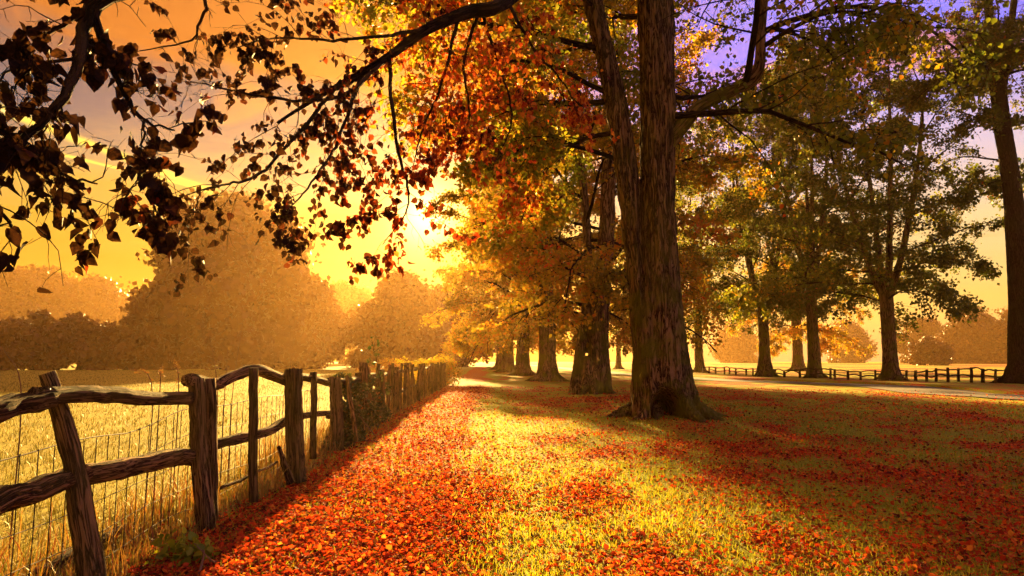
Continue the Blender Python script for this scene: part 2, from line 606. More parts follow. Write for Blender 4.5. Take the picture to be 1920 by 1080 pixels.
def make_ground():
    def axis(a, b, dense0, dense1, step, grow):
        v = list(np.arange(dense0, dense1 + 1e-6, step))
        s = step
        while v[-1] < b:
            s *= grow
            v.append(min(v[-1] + s, b))
        s = step
        while v[0] > a:
            s *= grow
            v.insert(0, max(v[0] - s, a))
        return np.array(v)
    xs = axis(-420, 420, -14, 26, 0.22, 1.18)
    ys = axis(-40, 480, 1.5, 45, 0.22, 1.16)
    X, Y = np.meshgrid(xs, ys)
    Z = ground_z(X, Y)
    V = np.stack([X, Y, Z], -1).reshape(-1, 3)
    cv = cover(X, Y).ravel()
    nx = len(xs)
    i = np.arange(len(ys) - 1)[:, None] * nx + np.arange(nx - 1)[None]
    i = i.ravel()
    F = np.stack([i, i + 1, i + nx + 1, i + nx], -1)
    cx = V[F].mean(1)
    left = cx[:, 0] < fence_x(cx[:, 1]) - 0.05
    for nm, mk, mat, lab in (('lawn', ~left, 'lawn', 'leaf strewn park lawn under the avenue of trees'), ('field', left, 'field', 'open golden meadow beyond the wooden fence')):
        f = F[mk]
        used = np.unique(f)
        remap = np.zeros(len(V), dtype=np.int32)
        remap[used] = np.arange(len(used))
        o = link(nm, build_mesh(nm, V[used], remap[f], mat, cover=cv[used], smooth=True))
        tag(o, lab, kind='structure')


make_ground()


def ribbon(name, mat, pts, widths, lift, label, side_drop=0.0):
    c = spline(pts, 90)
    T = np.gradient(c, axis=0)
    T /= np.linalg.norm(T, axis=1)[:, None]
    Nn = np.stack([T[:, 1], -T[:, 0], np.zeros(len(c))], -1)
    rows = []
    for k in np.linspace(-0.5, 0.5, 7):
        p = c + Nn * (k * widths)
        p[:, 2] = ground_z(p[:, 0], p[:, 1]) + lift
        rows.append(p)
    if side_drop:
        for q, edge in ((0, -0.5), (None, 0.5)):
            p = c + Nn * (edge * widths * 1.06)
            p[:, 2] = ground_z(p[:, 0], p[:, 1]) - 0.05
            rows.insert(0, p) if q == 0 else rows.append(p)
    V = np.stack(rows, 1)
    n, m = V.shape[:2]
    i = (np.arange(n - 1)[:, None] * m + np.arange(m - 1)[None]).ravel()
    F = np.stack([i, i + 1, i + m + 1, i + m], -1)
    o = link(name, build_mesh(name, V.reshape(-1, 3), F, mat, cover=cover(V[..., 0], V[..., 1]).ravel(), smooth=False))
    tag(o, label, kind='structure')
    return o


ROAD = [np.array([30, 9.0, 0]), G(1935, 747), G(1640, 724), G(1320, 711.5), G(1130, 698), np.array([7.5, 130.0, 0]), np.array([3.0, 200.0, 0])]
ribbon('drive', 'road', ROAD, 3.3, 0.035, 'narrow pale estate drive running past the right hand trees')
ribbon('grass_verge', 'lawn', [p + np.array([3.0, 1.2, 0]) for p in ROAD], 2.2, 0.13, 'low grass bank along the far edge of the drive', 1.0)


# ------------------------------------------------------------------ trees
def remesh_join(parts, voxel, name):
    me = bpy.data.meshes.new('tmp')
    A = Acc()
    for V, p, g in parts:
        A.add(V, p, g)
    me = A.mesh('tmp', None, smooth=False)
    o = bpy.data.objects.new('tmp', me)
    COL.objects.link(o)
    md = o.modifiers.new('r', 'REMESH')
    md.mode = 'VOXEL'
    md.voxel_size = voxel
    dg = bpy.context.evaluated_depsgraph_get()
    ev = o.evaluated_get(dg)
    res = bpy.data.meshes.new_from_object(ev)
    n = len(res.vertices)
    co = np.zeros(n * 3, dtype=np.float32)
    res.vertices.foreach_get('co', co)
    nr = np.zeros(n * 3, dtype=np.float32)
    res.vertices.foreach_get('normal', nr)
    lt = np.zeros(len(res.polygons), dtype=np.int32)
    res.polygons.foreach_get('loop_total', lt)
    li = np.zeros(len(res.loops), dtype=np.int32)
    res.loops.foreach_get('vertex_index', li)
    st = np.concatenate([[0], np.cumsum(lt)[:-1]])
    polys = []
    for k in (3, 4):
        m = lt == k
        if m.any():
            polys.append(li[st[m][:, None] + np.arange(k)[None]])
    bpy.data.objects.remove(o)
    bpy.data.meshes.remove(me)
    bpy.data.meshes.remove(res)
    return co.reshape(-1, 3).astype(float), nr.reshape(-1, 3).astype(float), polys


def smooth_verts(V, polys, it):
    E = []
    for p in polys:
        for a in range(p.shape[1]):
            E.append(np.stack([p[:, a], p[:, (a + 1) % p.shape[1]]], -1))
    E = np.concatenate(E)
    deg = np.bincount(E.ravel(), minlength=len(V)).astype(float)[:, None]
    for _ in range(it):
        s = np.zeros_like(V)
        for c in range(3):
            s[:, c] = np.bincount(E[:, 0], V[E[:, 1], c], len(V)) + np.bincount(E[:, 1], V[E[:, 0], c], len(V))
        V = V * 0.45 + 0.55 * s / np.maximum(deg, 1)
    return V


def trunk_mesh(name, stems, rng, roots=8, root_r=1.2, voxel=0.05, bark='bark', ridge=0.03, base=(0, 0), rfreq=9.0, cavity=None, sm=3, root_h=0.9):
    parts = []
    for pts, rad in stems:
        n = 16
        P = spline(pts, n)
        r = np.interp(np.linspace(0, 1, n), np.linspace(0, 1, len(rad)), rad)
        shape = 1 + 0.06 * np.sin(np.linspace(0, 2 * math.pi, 14, endpoint=False)[None] * 3 + rng.rand() * 6 + np.linspace(0, 1.2, n)[:, None]) + 0.03 * rng.normal(size=(n, 14))
        parts.append(tube(P, r, 14, True, shape))
    r0 = max(s[1][0] for s in stems)
    for k in range(roots):
        a = 2 * math.pi * (k + 0.5 * rng.rand()) / roots
        L = root_r * (0.75 + 0.5 * rng.rand())
        hh = root_h * (0.7 + 0.6 * rng.rand())
        b = np.array([base[0], base[1], 0])
        d = np.array([math.cos(a), math.sin(a), 0])
        d2 = np.array([math.cos(a + 0.25 * rng.normal()), math.sin(a + 0.25 * rng.normal()), 0])
        pts = [b + d * r0 * 0.55 + [0, 0, hh * 1.3], b + d * r0 * 0.80 + [0, 0, hh * 0.6], b + d * (r0 * 0.98) + [0, 0, hh * 0.32],
               b + d * r0 * 0.98 + d2 * L * 0.35 + [0, 0, 0.05], b + d * r0 * 0.95 + d2 * L * 0.85 + [0, 0, -0.12]]
        rr = np.array([0.30, 0.32, 0.32, 0.25, 0.10]) * r0 * (0.8 + 0.4 * rng.rand())
        parts.append(tube(spline(pts, 9), np.interp(np.linspace(0, 1, 9), np.linspace(0, 1, 5), rr), 9, True))
    V, N, polys = remesh_join(parts, voxel, name)
    V = smooth_verts(V, polys, sm)
    # bark ridges running up the stem
    off = rng.rand(3) * 20
    disp = np.zeros(len(V))
    for i in range(len(V)):
        x, y, z = V[i]
        q = Vector((x * rfreq + off[0], y * rfreq + off[1], z * rfreq * 0.16 + off[2]))
        disp[i] = (1 - abs(mnoise.noise(q) * 2.0)) * 0.7 + 0.6 * mnoise.noise(q * 0.3) + 0.25 * mnoise.noise(q * 2.3)
    V = V + N * (disp - 0.4)[:, None] * ridge
    if cavity is not None:
        for (c, dr, depth, sx, sz) in cavity:
            d = V - np.asarray(c)
            wgt = np.exp(-((d[:, 0] / sx) ** 2 + (d[:, 2] / sz) ** 2) ** 2) * (N[:, 1] < 0.3) * (d[:, 1] < 0.8)
            V = V + wgt[:, None] * np.asarray(dr)[None] * depth
    return build_mesh(name, V, polys, bark, gco=V, smooth=True)


def grow(rng, p, d, L, n, droop=0.0, wander=0.15, up=0.0):
    p = Vector(p)
    d = Vector(d).normalized()
    out = [tuple(p)]
    s = L / n
    for i in range(n):
        t = i / n
        d = d + Vector((rng.gauss(0, wander), rng.gauss(0, wander), rng.gauss(0, wander) - droop * t + up))
        d.normalize()
        p = p + d * s
        out.append(tuple(p))
    return out


def crown_parts(name, attach, seed, leaf_mat_name, leaf=0.11, nsec=9, ntwig=6, nleaf=30, bark='bark_dark', twig_r=0.006, detail=1,
                zmin=2.4, tint_mu=0.4, tint_sd=0.25, twiglen=0.55, spread=0.13, keep=None, tintf=None, max_near=0, near_pt=None, gap=None):
    """attach: (point, direction, length, radius, droop). Returns limb meshes and a crown mesh"""
    rng = random.Random(seed)
    nr = np.random.RandomState(seed)
    limbs = []
    tw_a, tw_b = [], []
    for (p, d, L, r, droop) in attach:
        A = Acc()
        lp = np.array(grow(rng, p, d, L, 9, droop, 0.10))
        A.add(*tube(lp, np.linspace(r, r * 0.22, len(lp)), 7))
        for k in range(nsec):
            t = 0.18 + 0.80 * (k + rng.random() * 0.8) / nsec
            i = min(int(t * 9), 8)
            q = lp[i] + (lp[i + 1] - lp[i]) * (t * 9 - i)
            T = Vector(lp[i + 1] - lp[i]).normalized()
            side = T.cross(Vector((0, 0, 1)))
            if side.length < 0.1:
                side = Vector((1, 0, 0))
            side.normalize()
            sgn = 1 if k % 2 else -1
            dd = T * (0.55 + 0.4 * rng.random()) + side * sgn * (0.5 + 0.6 * rng.random()) + Vector((0, 0, rng.uniform(-0.5, 0.45)))
            SL = (0.42 * L * (1.15 - t) + 0.55) * rng.uniform(0.7, 1.25)
            sp = np.array(grow(rng, q, dd, SL, 5, droop * 0.9, 0.16))
            r2 = max(r * 0.32 * (1.1 - 0.6 * t), twig_r * 1.8)
            A.add(*tube(sp, np.linspace(r2, twig_r, len(sp)), 4))
            for j in range(ntwig):
                tt = 0.12 + 0.88 * (j + rng.random()) / ntwig
                m = min(int(tt * 5), 4)
                e = sp[m] + (sp[m + 1] - sp[m]) * (tt * 5 - m)
                T2 = Vector(sp[m + 1] - sp[m]).normalized()
                td = T2 * 0.6 + Vector((rng.gauss(0, 0.6), rng.gauss(0, 0.6), rng.gauss(-0.15, 0.5)))
                tp = np.array(grow(rng, e, td, twiglen * rng.uniform(0.6, 1.4), 2, 0.25, 0.2))
                if tp[-1][2] < zmin:
                    continue
                A.add(*tube(tp, [twig_r, twig_r * 0.8, twig_r * 0.5], 3))
                tw_a.append(tp)
        limbs.append(A)
    tw = np.array(tw_a)                           # (n,3,3)
    n = len(tw)
    t = nr.rand(n, nleaf) * 2.0
    seg = np.clip(t.astype(int), 0, 1)
    f = (t - seg)[..., None]
    I = np.arange(n)[:, None]
    P = tw[I, seg] * (1 - f) + tw[I, seg + 1] * f
    P = P + nr.normal(size=P.shape) * spread - np.array([0, 0, 0.03])
    P = P.reshape(-1, 3)
    if keep is not None:
        P = P[keep(P, nr)]
    if gap is not None:
        g_ = np.array([mnoise.noise(Vector(q) * 0.5) + 0.5 * mnoise.noise(Vector(q) * 1.3) for q in P])
        P = P[g_ > gap]
    P = P[P[:, 2] > zmin - 0.3]
    D = rand_dirs(nr, len(P)) + np.array([0, 0, -0.5])
    N = rand_dirs(nr, len(P)) + np.array([0, 0, 0.4])
    S = leaf * nr.uniform(0.6, 1.3, len(P))
    clump = np.array([mnoise.noise(Vector(q) * 0.55) for q in P[::1]]) if len(P) < 250000 else 0
    ti = np.clip(tint_mu + tint_sd * nr.normal(size=len(P)) * 0.7 + 0.45 * clump, 0, 1)
    if tintf is not None:
        ti = np.clip(ti + tintf(P), 0, 1)
    near = None
    if max_near:
        order = np.argsort(np.linalg.norm(P - np.asarray(near_pt), axis=1))
        k = order[:max_near]
        near = (P[k], D[k], N[k], S[k], ti[k])
        rest = order[max_near:]
        P, D, N, S, ti = P[rest], D[rest], N[rest], S[rest], ti[rest]
    V, F, k = leaf_soup(P, D, N, S, detail)
    crown = build_mesh(name + '_crown', V, F, leaf_mat_name, tint=np.repeat(ti, k))
    return limbs, crown, near


def avenue_attach(seed, stems, n, h0, H, Rmax, low_droop=0.20, r=0.07):
    """limb starts along a set of stems (each a polyline), spread round by golden angle"""
    rng = random.Random(seed)
    out = []
    for i in range(n):
        h = h0 + (H - h0) * ((i + 0.5) / n) ** 1.05
        st = stems[i % len(stems)]
        zs = st[:, 2]
        if h < zs[0] or h > zs[-1] - 0.3:
            st = stems[0]
            zs = st[:, 2]
        hh = min(max(h, zs[0]), zs[-1])
        p = np.array([np.interp(hh, zs, st[:, 0]), np.interp(hh, zs, st[:, 1]), hh])
        az = i * 2.39996 + rng.uniform(-0.3, 0.3)
        t = (h - h0) / (H - h0)
        el = R(12 + 45 * t + rng.uniform(-10, 12))
        L = Rmax * (0.85 + 0.35 * math.sin(math.pi * min(1, t + 0.25))) * (1 - 0.55 * max(0, t - 0.55) / 0.45) * rng.uniform(0.75, 1.1)
        d = (math.cos(az) * math.cos(el), math.sin(az) * math.cos(el), math.sin(el))
        out.append((p, d, L, r * (1.15 - 0.6 * t), low_droop * (1.1 - 0.7 * t)))
    return out


def tree_data(name, seed, H=19.0, r0=0.6, fork=5.5, nst=3, Rmax=6.0, h0=3.2, nlimb=30, mat='lime_green', leaf=0.115, nsec=9, ntwig=6, nleaf=28,
              zmin=2.4, lean=(0, 0), bark='bark', tint_mu=0.4, voxel=0.07, stems=None, spread_st=1.6, keep=None, droop=0.2, twig_r=0.007, tintf=None, gap=None):
    rs = np.random.RandomState(seed)
    if stems is None:
        top = np.array([lean[0], lean[1], fork])
        stems = [([np.array([0, 0, -0.3]), np.array([lean[0] * 0.3, lean[1] * 0.3, fork * 0.4]), top], [r0 * 1.1, r0 * 0.88, r0 * 0.85])]
        for k in range(nst):
            a = 2 * math.pi * k / nst + rs.rand()
            q = spread_st * (0.6 + 0.6 * rs.rand())
            o = np.array([math.cos(a), math.sin(a), 0])
            stems.append(([top - [0, 0, 1.0], top + o * q * 0.35 + [0, 0, 1.4], top + o * q * 0.8 + [0, 0, (H - fork) * 0.45], top + o * q * 1.1 + [0, 0, (H - fork) * 0.9]],
                          [r0 * 0.6, r0 * 0.45, r0 * 0.30, r0 * 0.08]))
    tm = trunk_mesh(name + '_trunk', stems, rs, 8, r0 * 1.9, voxel, bark, 0.03)
    poly = [spline(s[0], 24) for s in stems]
    poly = [poly[0]] + poly[1:]
    att = avenue_attach(seed, poly[1:] + [poly[0]] if len(poly) > 1 else poly, nlimb, h0, H - 2.0, Rmax, droop, r0 * 0.13)
    limbs, crown, near = crown_parts(name, att, seed, mat, leaf, nsec, ntwig, nleaf, zmin=zmin, tint_mu=tint_mu, keep=keep, twig_r=twig_r, tintf=tintf, gap=gap)
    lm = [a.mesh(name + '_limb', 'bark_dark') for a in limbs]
    return tm, lm, crown


def place_tree(data, name, label, cat, loc, group=None, rz=0.0, scale=1.0):
    tm, lm, crown = data
    o = thing(name, label, cat, loc, group, rz, scale)
    link('trunk', tm, o)
    for m in lm:
        link('limb', m, o)
    c = link('crown', crown, o)
    c['kind'] = 'stuff'
    return o


AV = 'trees of the left hand avenue row'
RR = 'trees along the drive'

# --- the big forked tree in the foreground
HY = HERO[1]


def hp(px, py, dy=0.0):
    return PT(px, py, HY + dy) - HERO


rs = np.random.RandomState(7)
left_stem = ([hp(1225, 800), hp(1222, 690), hp(1208, 560), hp(1194, 440), hp(1177, 340), hp(1162, 240), hp(1138, 120), hp(1112, 0), hp(1085, -140, 0.5), hp(1070, -320, 1.0)],
             [0.56, 0.41, 0.335, 0.29, 0.26, 0.24, 0.235, 0.225, 0.17, 0.05])
right_stem = ([hp(1262, 800), hp(1252, 690), hp(1240, 560), hp(1235, 440), hp(1233, 330), hp(1233, 240), hp(1230, 120), hp(1228, 0), hp(1225, -150), hp(1215, -420, 0.3)],
              [0.60, 0.50, 0.42, 0.365, 0.36, 0.385, 0.40, 0.41, 0.34, 0.10])
right_limb = ([hp(1236, 290), hp(1278, 236), hp(1312, 200), hp(1362, 174), hp(1408, 152), hp(1424, 122), hp(1427, 60), hp(1434, -20), hp(1445, -140, -0.3), hp(1450, -300, -0.5)],
              [0.20, 0.18, 0.15, 0.145, 0.14, 0.13, 0.11, 0.10, 0.08, 0.03])
hero_stems = [right_stem, left_stem]
hero_trunk = trunk_mesh('hero_trunk', hero_stems, rs, 9, 1.05, 0.030, 'bark', 0.06, base=(0.0, 0.0), rfreq=10.0,
                        cavity=[((-0.16, -0.85, 0.16), (0, 1, 0), 1.0, 0.27, 0.40), ((-0.56, -0.5, 3.9), (0, 1, 0), 0.17, 0.075, 1.6)], sm=2, root_h=0.85)
hero = thing('big_forked_tree', 'massive forked tree with grooved trunk and hollow at its foot in the foreground', 'tree', HERO, AV)
link('trunk', hero_trunk, hero)
A = Acc()
A.add(*tube(spline(right_limb[0], 30), np.interp(np.linspace(0, 1, 30), np.linspace(0, 1, 10), right_limb[1]), 10))
tag(link('limb', A.mesh('hero_limb', 'bark'), hero), 'crooked limb reaching out to the right and turning upward')
poly = [spline(s[0], 30) for s in (right_stem, left_stem, right_limb)]
att = avenue_attach(31, poly, 22, 6.6, 16.0, 5.6, 0.16, 0.075)
for i, (px, py, dy, L, dr) in enumerate([(1150, 180, -0.2, 5.2, 0.30), (1130, 80, 0.6, 5.5, 0.32), (1150, 250, 1.0, 4.5, 0.28), (1120, 20, -1.0, 5.0, 0.28), (1160, 300, 0.5, 3.6, 0.22), (1262, 180, 1.0, 4.0, 0.2), (1430, 60, 0.4, 3.4, 0.25), (1427, 90, -0.4, 3.0, 0.25)]):
    rr0 = random.Random(i)
    sx = -1 if i < 5 else 1
    att.append((hp(px, py), (sx * rr0.uniform(0.7, 1.0), dy + rr0.uniform(-0.2, 0.2), 0.35), L, 0.06, dr))
# the long limb that reaches over the lawn towards the viewer and the left
reach = [hp(1117, 0) + [0, 0, 0.9], PT(1060, -90, 11.2) - HERO, PT(950, 2, 7.6) - HERO, PT(880, 22, 7.1) - HERO, PT(800, 55, 6.8) - HERO, PT(730, 105, 6.5) - HERO, PT(660, 150, 6.3) - HERO, PT(600, 180, 6.0) - HERO, PT(520, 230, 5.7) - HERO]
A = Acc()
rp = spline(reach, 40)
A.add(*tube(rp, np.interp(np.linspace(0, 1, 40), np.linspace(0, 1, 9), [0.12, 0.11, 0.085, 0.075, 0.06, 0.045, 0.035, 0.025, 0.012]), 8))
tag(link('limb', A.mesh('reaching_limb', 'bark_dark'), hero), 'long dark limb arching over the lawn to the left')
def hero_keep(P, nr):
    front = (P[:, 1] < 0.4) & (P[:, 0] > -2.2) & (P[:, 0] < 1.0) & (P[:, 2] < 11)
    right = (P[:, 0] > 0.3)
    return ~(front & (nr.rand(len(P)) < 0.97)) & ~(right & (nr.rand(len(P)) < 0.62))


limbs, crown, _ = crown_parts('hero', att, 31, 'lime_green', 0.125, 11, 7, 30, keep=hero_keep, zmin=3.0, detail=2, tint_mu=0.42, twig_r=0.008, tintf=lambda P: 0.32 * np.clip((-P[:, 0] - 0.8) / 2.0, 0, 1))
for a in limbs:
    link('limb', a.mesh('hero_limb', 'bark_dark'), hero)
link('crown', crown, hero)['kind'] = 'stuff'

# --- hand-shaped leaf for the leaves that show singly
def leaf_mesh(name, mat, tint, seed, curl=0.2, wid=0.46):
    """heart-shaped pointed leaf, 1 m long along +X, folded on its midrib"""
    rg = np.random.RandomState(seed)
    foldk = rg.uniform(0.05, 0.75)
    xs_ = np.array([0.0, -0.05, 0.06, 0.28, 0.55, 0.80, 1.0])
    ws_ = np.array([0.0, 0.24, 0.43, 0.50, 0.36, 0.15, 0.0]) * wid / 0.46
    zc = lambda t: -curl * t * t + 0.06 * math.sin(5 * t + seed)
    V = [(x, 0, zc(x)) for x in (0.03, 0.12, 0.30, 0.55, 0.80, 1.0)]
    nm = len(V)
    for s in (-1, 1):
        for x, w_ in zip(xs_[1:6], ws_[1:6]):
            V.append((x, s * w_ * rg.uniform(0.9, 1.08), zc(x) + foldk * w_ + 0.06 * rg.normal()))
    F = []
    for s, o in ((-1, nm), (1, nm + 5)):
        q = [(0, o, o + 1), (0, o + 1, 1), (1, o + 1, o + 2), (1, o + 2, 2), (2, o + 2, o + 3), (2, o + 3, 3), (3, o + 3, o + 4), (3, o + 4, 4), (4, o + 4, 5)]
        F += q if s > 0 else [t[::-1] for t in q]
    # stalk
    k = len(V)
    V += [(0.03, 0.012, 0), (0.03, -0.012, 0), (-0.38, 0.0, 0.10), (-0.36, 0.014, 0.12)]
    F += [(k, k + 1, k + 2), (k, k + 2, k + 3)]
    return build_mesh(name, np.array(V), np.array(F), mat, tint=np.full(len(V), tint), smooth=True)


LEAFS = [[leaf_mesh('branch_leaf', 'branch_leaf', t, i * 5 + j, c, wd) for j, (c, wd) in enumerate([(0.2, 0.42), (0.55, 0.34), (-0.25, 0.46), (0.8, 0.25), (0.1, 0.30)])] for i, t in enumerate([0.0, 0.15, 0.3, 0.5, 0.7, 0.85, 1.0])]
_lr = random.Random(77)


def put_leaf(parent, p, axis, nrm, size, tint):
    x = Vector(axis).normalized()
    z = Vector(nrm) - x * Vector(nrm).dot(x)
    z.normalize()
    y = z.cross(x)
    o = link('leaf', _lr.choice(LEAFS[int(np.clip(round(tint * 6), 0, 6))]), parent)
    m = Matrix((x, y, z)).transposed().to_4x4() @ Matrix.Scale(size, 4)
    m.translation = Vector(p)
    o.matrix_local = m
    return o


def spray(seed, paths, rad, nside, sidelen, ntw, nleaf, origin, sub=1.0, droop=0.35, leafprob=1.0):
    """branches along explicit paths with side twigs; returns Acc list and leaf points (p, axis)"""
    rng = random.Random(seed)
    accs, leaves = [], []
    for path, (ra, rb) in zip(paths, rad):
        A = Acc()
        P = spline(path, 26) + np.random.RandomState(seed).normal(size=(26, 3)) * 0.006
        A.add(*tube(P, np.linspace(ra, rb, 26), 6))
        n = nside
        for k in range(n):
            t = 0.10 + 0.9 * (k + rng.random()) / n
            i = min(int(t * 25), 24)
            q = P[i]
            T = Vector(P[i + 1] - P[i]).normalized()
            side = T.cross(Vector((rng.gauss(0, 1), rng.gauss(0, 1), rng.gauss(0, 1)))).normalized()
            d = T * rng.uniform(0.2, 0.9) + side * rng.uniform(0.5, 1.0)
            sp = np.array(grow(rng, q, d, sidelen * rng.uniform(0.45, 1.3), 6, droop, 0.22))
            A.add(*tube(sp, np.linspace(max(rb * 0.9, 0.003), 0.0015, 7), 4))
            dens = rng.choice((0.15, 0.4, 1.0, 2.2))
            for j in range(ntw):
                tt = 0.15 + 0.85 * (j + rng.random()) / ntw
                m = min(int(tt * 6), 5)
                e = sp[m]
                T2 = Vector(sp[m + 1] - sp[m]).normalized()
                td = T2 * 0.5 + Vector((rng.gauss(0, 0.6), rng.gauss(0, 0.6), rng.gauss(-0.1, 0.5)))
                tp = np.array(grow(rng, e, td, sidelen * 0.35 * rng.uniform(0.5, 1.3), 3, 0.3, 0.25))
                A.add(*tube(tp, np.linspace(0.002, 0.001, 4), 3))
                for h in range(max(1, round(nleaf * dens))):
                    if rng.random() < min(1.0, leafprob * (0.5 if dens < 0.3 else 1.3)):
                        b = tp[rng.randint(1, 3)] + np.array([rng.gauss(0, 0.02) for _ in range(3)])
                        leaves.append((b, len(accs), np.array([rng.gauss(0, 0.5), rng.gauss(0, 0.5), rng.gauss(-0.9, 0.4)]), np.array([rng.gauss(0, 1), rng.gauss(-0.5, 1), rng.gauss(0, 0.6)])))
        accs.append(A)
    return accs, leaves


def finish_spray(parent, accs, leaves, size, tintf, seed, single=300, mat='branch_leaf', base=np.zeros(3)):
    rng = random.Random(seed)
    br = [link('branch', a.mesh('branch', 'bark_dark', base), parent) for a in accs]
    rng.shuffle(leaves)
    # the nearest show largest
    leaves.sort(key=lambda l: np.linalg.norm(l[0] - np.array([0, 0, CAM_Z])))
    for p, bi, ax, nm in leaves[:single]:
        put_leaf(br[bi], p - base, ax, nm, size * rng.choice((rng.uniform(0.4, 0.8), rng.uniform(0.8, 1.3))), np.clip(tintf(p) + rng.gauss(0, 0.15), 0, 1))
    rest = leaves[single:]
    if rest:
        P = np.array([l[0] for l in rest]) - base
        D = np.array([l[2] for l in rest])
        N = np.array([l[3] for l in rest])
        S = size * np.random.RandomState(seed).uniform(0.65, 1.25, len(P))
        ti = np.array([np.clip(tintf(l[0]) + rng.gauss(0, 0.2), 0, 1) for l in rest])
        V, F, k = leaf_soup(P, D, N, S, 2, 0.44, 0.12, 0.15)
        link('foliage', build_mesh('foliage', V, F, mat, tint=np.repeat(ti, k)), parent)['kind'] = 'stuff'


# leaves and side branches along the reaching limb
def ppath(*pts):
    return [PT(x, y, d) for x, y, d in pts]


paths = [ppath((950, 2, 7.6), (860, 28, 7.0), (740, 98, 6.5), (640, 152, 6.2), (520, 232, 5.7)),
         ppath((800, 55, 6.8), (700, 70, 6.2), (600, 75, 5.9), (520, 70, 5.7), (440, 90, 5.5)),
         ppath((730, 105, 6.5), (640, 180, 6.0), (520, 185, 5.6), (420, 165, 5.4), (330, 150, 5.2)),
         ppath((640, 152, 6.2), (560, 250, 5.8), (480, 330, 5.5), (420, 345, 5.3), (330, 372, 5.1)),
         ppath((680, 130, 6.4), (650, 220, 6.1), (620, 290, 5.8), (570, 360, 5.6), (525, 410, 5.4)),
         ppath((730, 105, 6.5), (735, 200, 6.3), (750, 300, 6.2), (765, 350, 6.1), (760, 400, 6.0), (715, 460, 5.9)),
         ppath((860, 28, 7.0), (830, 150, 7.0), (790, 250, 6.9), (770, 330, 6.6)),
         ppath((950, 2, 7.6), (1000, 90, 7.6), (1060, 160, 7.9), (1080, 210, 8.0)),
         ppath((900, 15, 7.3), (930, 110, 7.4), (960, 220, 7.5), (920, 320, 7.3)),
         ppath((900, 15, 7.3), (870, 120, 7.4), (880, 220, 7.6), (850, 300, 7.5))]
rad = [(0.03, 0.006)] + [(0.022, 0.004)] * 9


def backlit_tint(p):  # backlight put into leaf colour: dark at the left, redder towards the sun
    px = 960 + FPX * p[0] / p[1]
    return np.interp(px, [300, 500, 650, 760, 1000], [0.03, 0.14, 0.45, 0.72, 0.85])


accs, leaves = spray(71, paths, rad, 14, 0.72, 6, 6, HERO)
finish_spray(hero, accs, leaves, 0.066, backlit_tint, 5, 300, base=HERO)

# --- the tree beside the viewer whose boughs hang into the upper left corner
NB = np.array([-5.2, 0.6, 0.0])
near_tree = thing('overhanging_tree', 'near tree whose dark leafy boughs hang across the upper left corner', 'tree', NB)
rs = np.random.RandomState(12)
nst = [([np.array([0, 0, -0.3]), np.array([0.05, 0, 1.5]), np.array([0.2, 0.15, 3.2]), np.array([0.25, 0.2, 6.5])], [0.46, 0.38, 0.34, 0.18])]
link('trunk', trunk_mesh('near_trunk', nst, rs, 7, 0.8, 0.05, 'bark', 0.03), near_tree)
start = NB + np.array([0.2, 0.15, 3.4])
paths = [[start, NB + np.array([1.6, 1.4, 4.1]), PT(360, -130, 3.1), PT(180, 0, 3.0), PT(158, 70, 2.95), PT(135, 150, 2.9), PT(95, 220, 2.85), PT(30, 270, 2.8), PT(-40, 310, 2.7)],
         [NB + np.array([1.6, 1.4, 4.1]), PT(120, -160, 3.0), PT(180, 45, 3.0), PT(205, 120, 3.05), PT(240, 185, 3.1), PT(268, 225, 3.15), PT(330, 245, 3.25)],
         [start, NB + np.array([1.2, 1.2, 3.2]), PT(-120, 160, 2.5), PT(0, 245, 2.7), PT(60, 300, 2.9), PT(120, 330, 3.1), PT(185, 345, 3.2)],
         [start, NB + np.array([1.1, 1.0, 2.9]), PT(-150, 300, 2.4), PT(-20, 380, 2.5), PT(30, 440, 2.6)],
         [PT(180, 0, 3.0), PT(60, 90, 2.9), PT(20, 130, 2.8), PT(-30, 200, 2.7)],
         [PT(268, 225, 3.15), PT(268, 290, 3.2), PT(255, 345, 3.2), PT(215, 400, 3.2)],
         [NB + np.array([1.6, 1.4, 4.1]), PT(500, -160, 3.4), PT(390, -40, 3.4), PT(385, 30, 3.5), PT(345, 78, 3.5), PT(235, 100, 3.4)]]
rad = [(0.05, 0.010), (0.028, 0.004), (0.028, 0.004), (0.026, 0.004), (0.012, 0.003), (0.007, 0.003), (0.02, 0.002)]
accs, leaves = spray(23, paths[:6], rad[:6], 12, 0.36, 4, 4, NB, leafprob=0.7)
na = len(accs)
a2, l2 = spray(29, paths[6:], rad[6:], 7, 0.25, 2, 1, NB, leafprob=0.15)
l2 = [(l[0], l[1] + na, l[2], l[3]) for l in l2]
cut = lambda l: l[0][1] > 1.9
finish_spray(near_tree, accs + a2, [l for l in leaves + l2 if cut(l)], 0.072, lambda p: np.interp(p[0] / p[1], [-0.75, -0.55], [0.0, 0.15]) + (0.1 if p[2] < 2.2 else 0), 9, 300, base=NB)  # low tint colours these leaves as dark silhouettes against the sky

# --- the other trees of the avenue
b2 = G(1112, 738)
t2 = lambda x, y, dy=0.0: PT(x, y, b2[1] + dy) - b2
stems2 = [([t2(1125, 745), t2(1121, 650), t2(1126, 560), t2(1135, 470), t2(1140, 330), t2(1142, 180), t2(1140, 0), t2(1135, -200)], [0.50, 0.42, 0.37, 0.34, 0.31, 0.27, 0.20, 0.08]),
          ([t2(1080, 750), t2(1086, 680), t2(1096, 600), t2(1104, 520), t2(1098, 400), t2(1085, 250), t2(1070, 60), t2(1060, -140)], [0.34, 0.23, 0.19, 0.19, 0.18, 0.16, 0.12, 0.05])]
D2 = tree_data('avenue_second', 41, H=19, r0=0.55, h0=3.0, nlimb=34, Rmax=6.4, mat='lime_gold', leaf=0.14, nsec=11, ntwig=8, nleaf=30, gap=-0.26, stems=stems2, voxel=0.05, tint_mu=0.42, zmin=2.1, droop=0.27)
